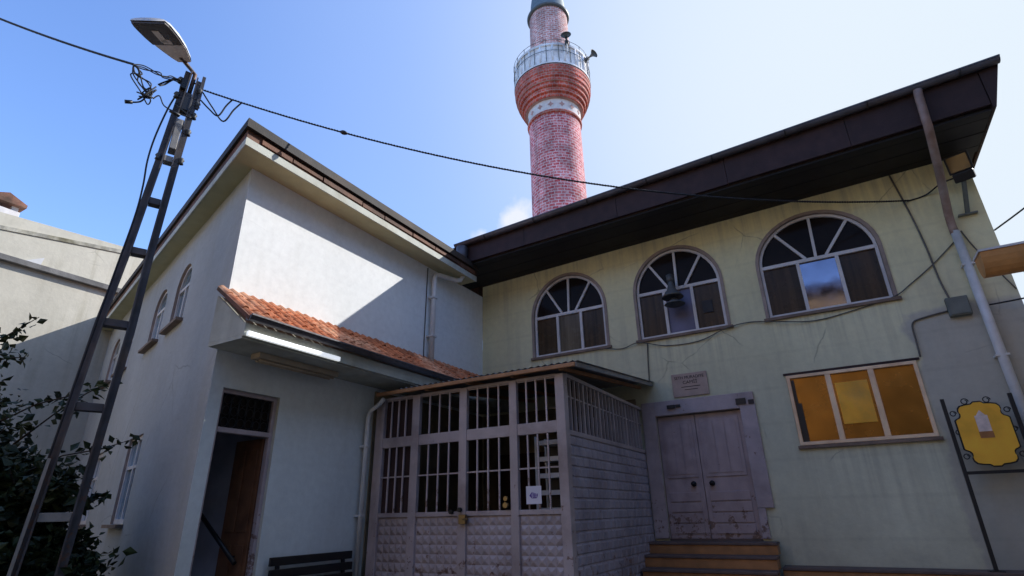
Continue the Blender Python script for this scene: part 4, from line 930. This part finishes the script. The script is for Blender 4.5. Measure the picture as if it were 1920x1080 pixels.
# top hardware
MB().obox(PCf(6.42), PR*.045, PF*.09, Vector((0,0,.26))).build('fuse_box', 'palesteel', pole, .01)
MB().obox(PCf(6.98)+PR*.01, PR*.06, PF*.08, Vector((0,0,.12))).build('clamp_box', 'black', pole, .01)
MB().obox(PCf(7.33)-PR*.09, PR*.05, PF*.06, Vector((0,0,.09))).build('clamp_box', 'black', pole, .01)
for z, q in ((7.40,-.15),(7.12,-.14),(7.32,.12),(7.08,.14),(6.86,.14),(6.55,.13),(6.05,.15),(6.02,-.12)):
    p = PCf(z)+PR*q; MB().lathe((p.x,p.y),[(.02,z-.05),(.04,z-.045),(.028,z-.01),(.044,z+.015),(.028,z+.05),(0,z+.06)],10).build('insulator', 'horn', pole)
    MB().tube([PCf(z-.03)+PR*(.05 if q > 0 else -.05), p+Vector((0,0,-.04))],.012,6).build('insulator_pin', 'polesteel', pole)
MB().obox(PCf(7.30)+PR*.135, PR*.022, PF*.028, Vector((0,0,.30))).build('side_arm', 'polesteel', pole)
for z in (7.16, 7.44): MB().tube([PCf(z), PCf(z)+PR*.135],.014,6).build('arm_bracket', 'polesteel', pole)
# lamp
lt = thing('street_lamp', 'grey cobra head street lamp reaching out from the pole top', 'street lamp', (-.88,-6.9,7.69))
ROLL = math.radians(9)
A0 = Vector((-.86,-6.96,7.72)); T0 = Vector((-.34,-7.73,7.51)); ax = (T0-A0).normalized(); wv_ = PR-ax*PR.dot(ax); wv_.normalize(); wv_ = Matrix.Rotation(ROLL, 3, ax) @ wv_; upv = ax.cross(wv_)
if upv.z < 0: upv = -upv
secs = [(0,.10,.06),(.10,.14,.08),(.35,.20,.11),(.62,.235,.12),(.88,.245,.09),(1.0,.225,.045)]
Ln = (T0-A0).length
top = MB(); vs = []; m_ = 9
for u, hw_, hh in secs:
    for k in range(m_): th = PI*k/(m_-1); vs.append(A0+ax*Ln*u+wv_*hw_*math.cos(th)+upv*hh*max(math.sin(th),0)**.7)
top.add(vs, [(i*m_+k,i*m_+k+1,(i+1)*m_+k+1,(i+1)*m_+k) for i in range(len(secs)-1) for k in range(m_-1)]+[tuple(range(m_)),tuple((len(secs)-1)*m_+k for k in range(m_))], True)
top.build('housing', 'lampwhite', lt)
def under(u0_, u1_, n_, inset, dz, name, m):
    mb = MB(); vs = []
    for i in range(n_+1):
        u = u0_+(u1_-u0_)*i/n_
        for k in range(len(secs)-1):
            if secs[k][0] <= u <= secs[k+1][0]+1e-9:
                f_ = (u-secs[k][0])/(secs[k+1][0]-secs[k][0]); hw_ = secs[k][1]+(secs[k+1][1]-secs[k][1])*f_; break
        vs += [A0+ax*Ln*u-wv_*(hw_-inset)-upv*dz, A0+ax*Ln*u+wv_*(hw_-inset)-upv*dz, A0+ax*Ln*u+wv_*(hw_-inset), A0+ax*Ln*u-wv_*(hw_-inset)]
    f = []
    for i in range(n_):
        for k in range(4): f.append((4*i+k,4*i+(k+1)%4,4*i+4+(k+1)%4,4*i+4+k))
    f += [(0,1,2,3), (4*n_,4*n_+1,4*n_+2,4*n_+3)]
    return mb.add(vs, f).build(name, m, lt)
under(.0,.47,5,.012,.012,'gear_cover','lampunder'); lens = under(.475,.985,6,.012,.03,'lens','lampglass')
c_ = A0+ax*Ln*.68-upv*.033; MB().obox(c_, ax*.13, wv_*.045, upv*.004).build('bulb', 'bulb', lens)
MB().obox(A0+ax*Ln*.56+wv_*.03-upv*.033, ax*.05, wv_*.06, upv*.004).build('reflector', 'lampunder', lens)
MB().tube([PCf(7.2), PCf(7.58)+PF*.02, A0+ax*.02, A0+ax*.12],.03,8).build('lamp_arm', 'polesteel', lt)

def hang(p, q, sag, n_=40, wob=0.):
    p, q = Vector(p), Vector(q)
    return [p.lerp(q, i/n_)-Vector((0,0,4*sag*(i/n_)*(1-i/n_)))+Vector((R.uniform(-wob,wob),R.uniform(-wob,wob),R.uniform(-wob,wob))) for i in range(n_+1)]
def twisted(p, q, sag, r, label, turns=30, n_=300):
    base = hang(p, q, sag, n_); mb = MB()
    for ph in (0, PI): mb.tube([b_+Vector((0,math.cos(ph+2*PI*turns*i/n_),math.sin(ph+2*PI*turns*i/n_)))*r*.8 for i, b_ in enumerate(base)], r, 5)
    return tag(mb.build('overhead_cable', 'cable'), label, 'cable'), base
TOPR = PCf(7.38)+PR*.16; TOPL = PCf(7.3)-PR*.1
oc, base = twisted(TOPR, (8.32,-.03,5.90), .62, .0095, 'black twisted overhead cable strung from the pole across to the facade', 130, 1100)
bp_ = base[212]; MB().tube([base[206], base[209], bp_, base[216]],[.02,.034,.034,.018],8).build('cable_joint', 'black', oc)
wall_cable('grey cable stretched under the eaves from the overhead cable end to the floodlight', [(8.30,-.02,5.90),(8.55,-.02,5.93),(8.75,-.2,5.98),(8.95,-.25,6.0)], .012, 'cable')
E_ = (-.91,-7.54,7.20)
oc2, base2 = twisted((-5.5,-9.53,9.9), E_, .12, .011, 'thick black overhead cable coming in from the upper left to the lamp', 110, 900)
# tangle of loose tails between that cable and the pole
tg = thing('cable_tangle', 'tangle of loose black cable tails beside the street lamp pole', 'cable tangle', E_)
E_ = Vector(E_)
def loose(pts, r=.011):
    pts = [Vector(p) for p in pts]; out = []
    for i in range(len(pts)-1):
        p0_, p1_, p2_, p3_ = pts[max(i-1,0)], pts[i], pts[i+1], pts[min(i+2,len(pts)-1)]
        for k in range(6):
            t_ = k/6; out.append(.5*((2*p1_)+(p2_-p0_)*t_+(2*p0_-5*p1_+4*p2_-p3_)*t_*t_+(3*p1_-p0_-3*p2_+p3_)*t_**3))
    out.append(pts[-1]); return MB().tube(out, r, 6)
R2 = random.Random(11)
jit = lambda k: Vector((R2.gauss(0,k),R2.gauss(0,k),R2.gauss(0,k)))
PLz = lambda z: PCf(z)-PR*.10
for k in range(3):      # nearly straight strands running on to the pole top
    d0 = PLz(7.42-.05*k)
    loose([E_+jit(.01)]+[E_.lerp(d0,f_)+jit(.025)+Vector((0,0,.03*math.sin(f_*7+k))) for f_ in (.25,.45,.6,.8)]+[d0],.008).build('tail','cable',tg)
knot = E_+PR*.24+Vector((0,0,-.44))
for k in range(6):      # strands dropping into a knotted bunch
    loose([E_+jit(.01), E_+PR*.06+Vector((0,0,-.10))+jit(.03), E_+PR*.13+Vector((0,0,-.26))+jit(.05), knot+jit(.05), knot-PR*.10+Vector((0,0,-.08))+jit(.05), knot+PR*.05+Vector((0,0,.06))+jit(.05), knot+jit(.04)],.009).build('tail','cable',tg)
loose([knot, knot-PR*.05+Vector((0,0,-.12)), knot-PR*.17+Vector((0,0,-.19))],.011).build('tail','cable',tg)
MB().tube([knot-PR*.13+Vector((0,0,-.17)), knot-PR*.21+Vector((0,0,-.20))],.026,8).build('cable_connector','black',tg)
c2 = knot+PR*.36+Vector((0,0,-.10))
loose([knot+PR*.08, knot+PR*.14+Vector((0,0,.08)), knot+PR*.22+Vector((0,0,-.05)), c2],.009).build('tail','cable',tg)
MB().tube([c2-PR*.06, c2+PR*.07+Vector((0,0,-.03))],.026,8).build('cable_connector','black',tg)
loose([c2+PR*.07, c2+PR*.2+Vector((0,0,.01)), c2.lerp(PLz(7.0),.7), PLz(6.98)],.010).build('tail','cable',tg)
for k in range(2): loose([PLz(7.35), PLz(7.35)-PR*.12+Vector((0,0,.03)), PLz(7.3)-PR*.22+Vector((0,0,-.02-.05*k)), PLz(7.18)-PR*.26+jit(.02)],.012).build('tail','cable',tg)
cp_ = lambda i: base[i]
cl_ = thing('cable_loop', 'slack black cable loops hanging under the overhead cable right beside the pole top', 'cable loop', tuple(TOPR))
for k, (dz, w_) in enumerate(((.42,.10),(.30,.03))):
    p0_, p1_ = TOPR+Vector((0,0,-.05-.15*k)), base[58-14*k]
    md = p0_.lerp(p1_,.65)+Vector((0,0,-dz)); loose([p0_, p0_.lerp(md,.5)+Vector((0,0,-.02)), md, p1_.lerp(md,.45)+Vector((0,0,.02)), p1_],.012).build('loop','cable',cl_)
fd = [(7.1,.10),(6.8,.14),(6.3,.17),(5.9,.16),(5.5,.11),(5.0,.08),(4,.07),(2,.07),(.3,.07)]
tag(loose([PCf(z)-PR*(hw(z)+w_) for z, w_ in fd],.013).build('cable','cable'), 'black feeder cable running down the outer leg of the utility pole', 'cable')
# ------------------------------------------------------------------ bench
bn = thing('bench', 'dark slatted bench against the wing wall under the canopy', 'bench', (.35,-4.1,0))
for z in (.80, .66, .53): MB().box(.10-(z-.5)*.12,.135-(z-.5)*.12,-4.98,-3.60,z-.05,z+.05).build('back_slat','benchwood',bn,.006)
for q in range(4): MB().box(.17+q*.11,.26+q*.11,-4.98,-3.30 if q else -3.6,.40,.435).build('seat_slat','benchwood',bn,.006)
for y in (-4.85,-3.75):
    MB().beam((.16,y,.0),(.06,y,.84),.04,.04,(0,1,0)).beam((.56,y,0),(.52,y,.40),.04,.04,(0,1,0)).beam((.12,y,.38),(.56,y,.38),.04,.03,(0,1,0)).build('leg','black',bn)

# ------------------------------------------------------------------ neighbouring building at the far left
lb = thing('rendered_building', 'sunlit tan building with a stained sloping parapet behind the utility pole', 'building', (-13,-8,0))
XB = -9.6; zt_ = lambda y: 7.75+.165*(y+6.2)
MB().prism([(XB,-22,0),(XB,-1.0,0),(XB,-1.0,zt_(-1.0)),(XB,-22,6.9),(XB,-22,6.9)][:4], (-8,0,0)).build('wall','tan',lb)
MB().prism([(XB+.03,-14,zt_(-14)+.002),(XB+.03,-1.0,zt_(-1)+.002),(XB+.03,-1.0,zt_(-1)+.10),(XB+.03,-14,zt_(-14)+.10)], (-.35,0,0)).build('coping','coping',lb)
MB().box(XB+.002,XB+.14,-20,-1.0,7.02,7.16).build('ledge','ledge',lb,.01)
MB().prism([(XB+.02,-5.55,7.162),(XB+.02,-5.25,7.162),(XB+.02,-5.22,7.36)],(.10,0,0)).build('vent','hornpale',lb)
ch = MB().box(-11.25,-10.8,-6.3,-5.62,7.3,8.85).build('chimney','white',lb,.01)
MB().box(-11.35,-10.7,-6.4,-5.55,8.98,9.06).prism([(-11.35,-6.4,9.062),(-11.35,-5.55,9.062),(-11.35,-5.97,9.25)],(.65,0,0)).build('chimney_cap','oldtile',ch)
MB().box(-11.2,-11.1,-6.25,-6.1,8.851,8.978).box(-10.95,-10.85,-5.8,-5.66,8.851,8.978).box(-10.95,-10.85,-6.25,-6.1,8.851,8.978).build('chimney_post','white',ch)

# ochre building across the street, seen as reflections in the window glass
ob = thing('ochre_building', 'ochre building reflected in the ground floor amber window panes', 'building', (8,-27,0))
MB().box(-12,32,-36,-25,0,13).build('wall','ochre',ob)
MB().box(-12.4,32.4,-36,-24.6,13.002,13.4).build('cornice','brownboard',ob)
for i in range(11):
    for j in range(4):
        x, z = -9.5+i*3.8, 1.2+j*3.1
        wn = MB().box(x-.75,x+.75,-25.0+.001,-24.94,z-.08,z+1.72).build('window','white',ob)
        MB().box(x-.66,x+.66,-24.938,-24.93,z,z+1.64).build('pane','darkglass',wn)

# unseen house added out of frame at right to cut sky light on the walls
hb = thing('sky_block_house', 'plain brown house added beyond the right edge of the view to cut sky light', 'building', (17,-12,0))
MB().box(13.2,21,-24.5,3.5,0,12.5).build('wall','skyblockrender',hb)  # body of the added unseen house
MB().box(12.8,21.2,-24.55,3.9,12.502,12.75).build('cornice','brownboard',hb)
for i in range(6):
    for j in range(4):
        y, z = -22.5+i*4.6, 1.1+j*3.0
        wn = MB().box(13.14,13.199,y-.6,y+.6,z-.06,z+1.56).build('window','white',hb)
        MB().box(13.12,13.138,y-.52,y+.52,z,z+1.5).build('pane','darkglass',wn)
# ------------------------------------------------------------------ eave of the house on the right
rb = thing('roof_eave', 'orange timber eave end jutting in at the right edge of the view', 'eave', (9.3,-2.0,4.1))
hg = [(-1.4+.17*math.cos(PI+PI*k/12), 4.26+.30*math.sin(PI+PI*k/12)) for k in range(13)]
vs = [(x, y, z) for x in (8.56, 11.5) for y, z in hg]
MB().add(vs, [(i,i+1,14+i,13+i) for i in range(12)]+[tuple(range(13)),tuple(range(13,26))], False).build('gutter','orangemetal',rb)
MB().box(8.545,11.5,-1.585,-1.215,4.262,4.29).build('edge_strip','white',rb)
MB().tube([(9.0,-1.4,4.0),(9.0,-1.4,3.8),(9.1,-1.3,3.6),(9.15,-1.25,3.0)],.06,10).build('rain_chute','boxgrey',rb)
tag(MB().tube(hang((9.2,-.02,5.1),(12,-3.2,6.6),.15,16),.012,6).build('overhead_cable','cable'),'short black cable leaving the right wall edge towards the sky','cable')
tag(MB().tube(hang((8.8,-.12,3.95),(10.5,-.6,4.0),.03,16),.012,6).build('overhead_cable','cable'),'dark cable passing behind the right downpipe below the orange eave','cable')

# ------------------------------------------------------------------ shrubbery beside the pole
def shrub(label, centres, nleaf, size, sprigs, loc):
    t = thing('shrub', label, 'shrub', loc)
    br_ = MB(); lf_ = MB()
    def leaf_at(p, s, d=None):
        d = d or Vector((R.gauss(0,1),R.gauss(0,1),R.gauss(-.2,.7))).normalized(); n_ = Vector((R.gauss(0,1),R.gauss(0,1),R.gauss(.6,1))); sd_ = d.cross(n_)
        if sd_.length < 1e-3: return
        sd_.normalize(); w2 = s*.32; bend = d.cross(sd_)*s*.12
        lf_.add([p, p+d*s*.4+sd_*w2+bend, p+d*s, p+d*s*.4-sd_*w2+bend], [(0,1,2),(0,2,3)])
    base = Vector(loc)
    for c_, rad in centres:
        c_ = Vector(c_); mid = base.lerp(c_,.55)+Vector((R.uniform(-.2,.2),R.uniform(-.2,.2),.2))
        br_.tube([base+Vector((R.uniform(-.15,.15),R.uniform(-.15,.15),0)),mid,c_],[.05,.035,.012],6)
        for _ in range(14):
            e_ = c_+Vector((R.gauss(0,.55)*rad,R.gauss(0,.55)*rad,R.gauss(0,.5)*rad)); s_ = mid.lerp(c_,R.uniform(.4,1)); m_ = s_.lerp(e_,.5)+Vector((0,0,.08))
            br_.tube([s_,m_,e_],[.012,.009,.004],5)
            for _ in range(nleaf//14):
                q_ = s_.lerp(e_,R.uniform(.25,1.05))+Vector((R.gauss(0,.16),R.gauss(0,.16),R.gauss(0,.14)))*rad; leaf_at(q_, size*R.choice((.5,.7,.9,1.0,1.2,1.5)))
    for pts in sprigs:
        pts = [Vector(p) for p in pts]; br_.tube(pts,[.014]+[.009]*(len(pts)-2)+[.004],5)
        for i in range(len(pts)-1):
            for _ in range(16):
                q_ = pts[i].lerp(pts[i+1],R.random())+Vector((R.gauss(0,.05),R.gauss(0,.05),R.gauss(0,.04))); leaf_at(q_, size*R.uniform(.7,1.3))
    br_.build('branch','bark',t); lf_.build('foliage','leaf',t,recalc=False)
    return t
FOL = True
if FOL:
    def on(px, py, rho):
        pass
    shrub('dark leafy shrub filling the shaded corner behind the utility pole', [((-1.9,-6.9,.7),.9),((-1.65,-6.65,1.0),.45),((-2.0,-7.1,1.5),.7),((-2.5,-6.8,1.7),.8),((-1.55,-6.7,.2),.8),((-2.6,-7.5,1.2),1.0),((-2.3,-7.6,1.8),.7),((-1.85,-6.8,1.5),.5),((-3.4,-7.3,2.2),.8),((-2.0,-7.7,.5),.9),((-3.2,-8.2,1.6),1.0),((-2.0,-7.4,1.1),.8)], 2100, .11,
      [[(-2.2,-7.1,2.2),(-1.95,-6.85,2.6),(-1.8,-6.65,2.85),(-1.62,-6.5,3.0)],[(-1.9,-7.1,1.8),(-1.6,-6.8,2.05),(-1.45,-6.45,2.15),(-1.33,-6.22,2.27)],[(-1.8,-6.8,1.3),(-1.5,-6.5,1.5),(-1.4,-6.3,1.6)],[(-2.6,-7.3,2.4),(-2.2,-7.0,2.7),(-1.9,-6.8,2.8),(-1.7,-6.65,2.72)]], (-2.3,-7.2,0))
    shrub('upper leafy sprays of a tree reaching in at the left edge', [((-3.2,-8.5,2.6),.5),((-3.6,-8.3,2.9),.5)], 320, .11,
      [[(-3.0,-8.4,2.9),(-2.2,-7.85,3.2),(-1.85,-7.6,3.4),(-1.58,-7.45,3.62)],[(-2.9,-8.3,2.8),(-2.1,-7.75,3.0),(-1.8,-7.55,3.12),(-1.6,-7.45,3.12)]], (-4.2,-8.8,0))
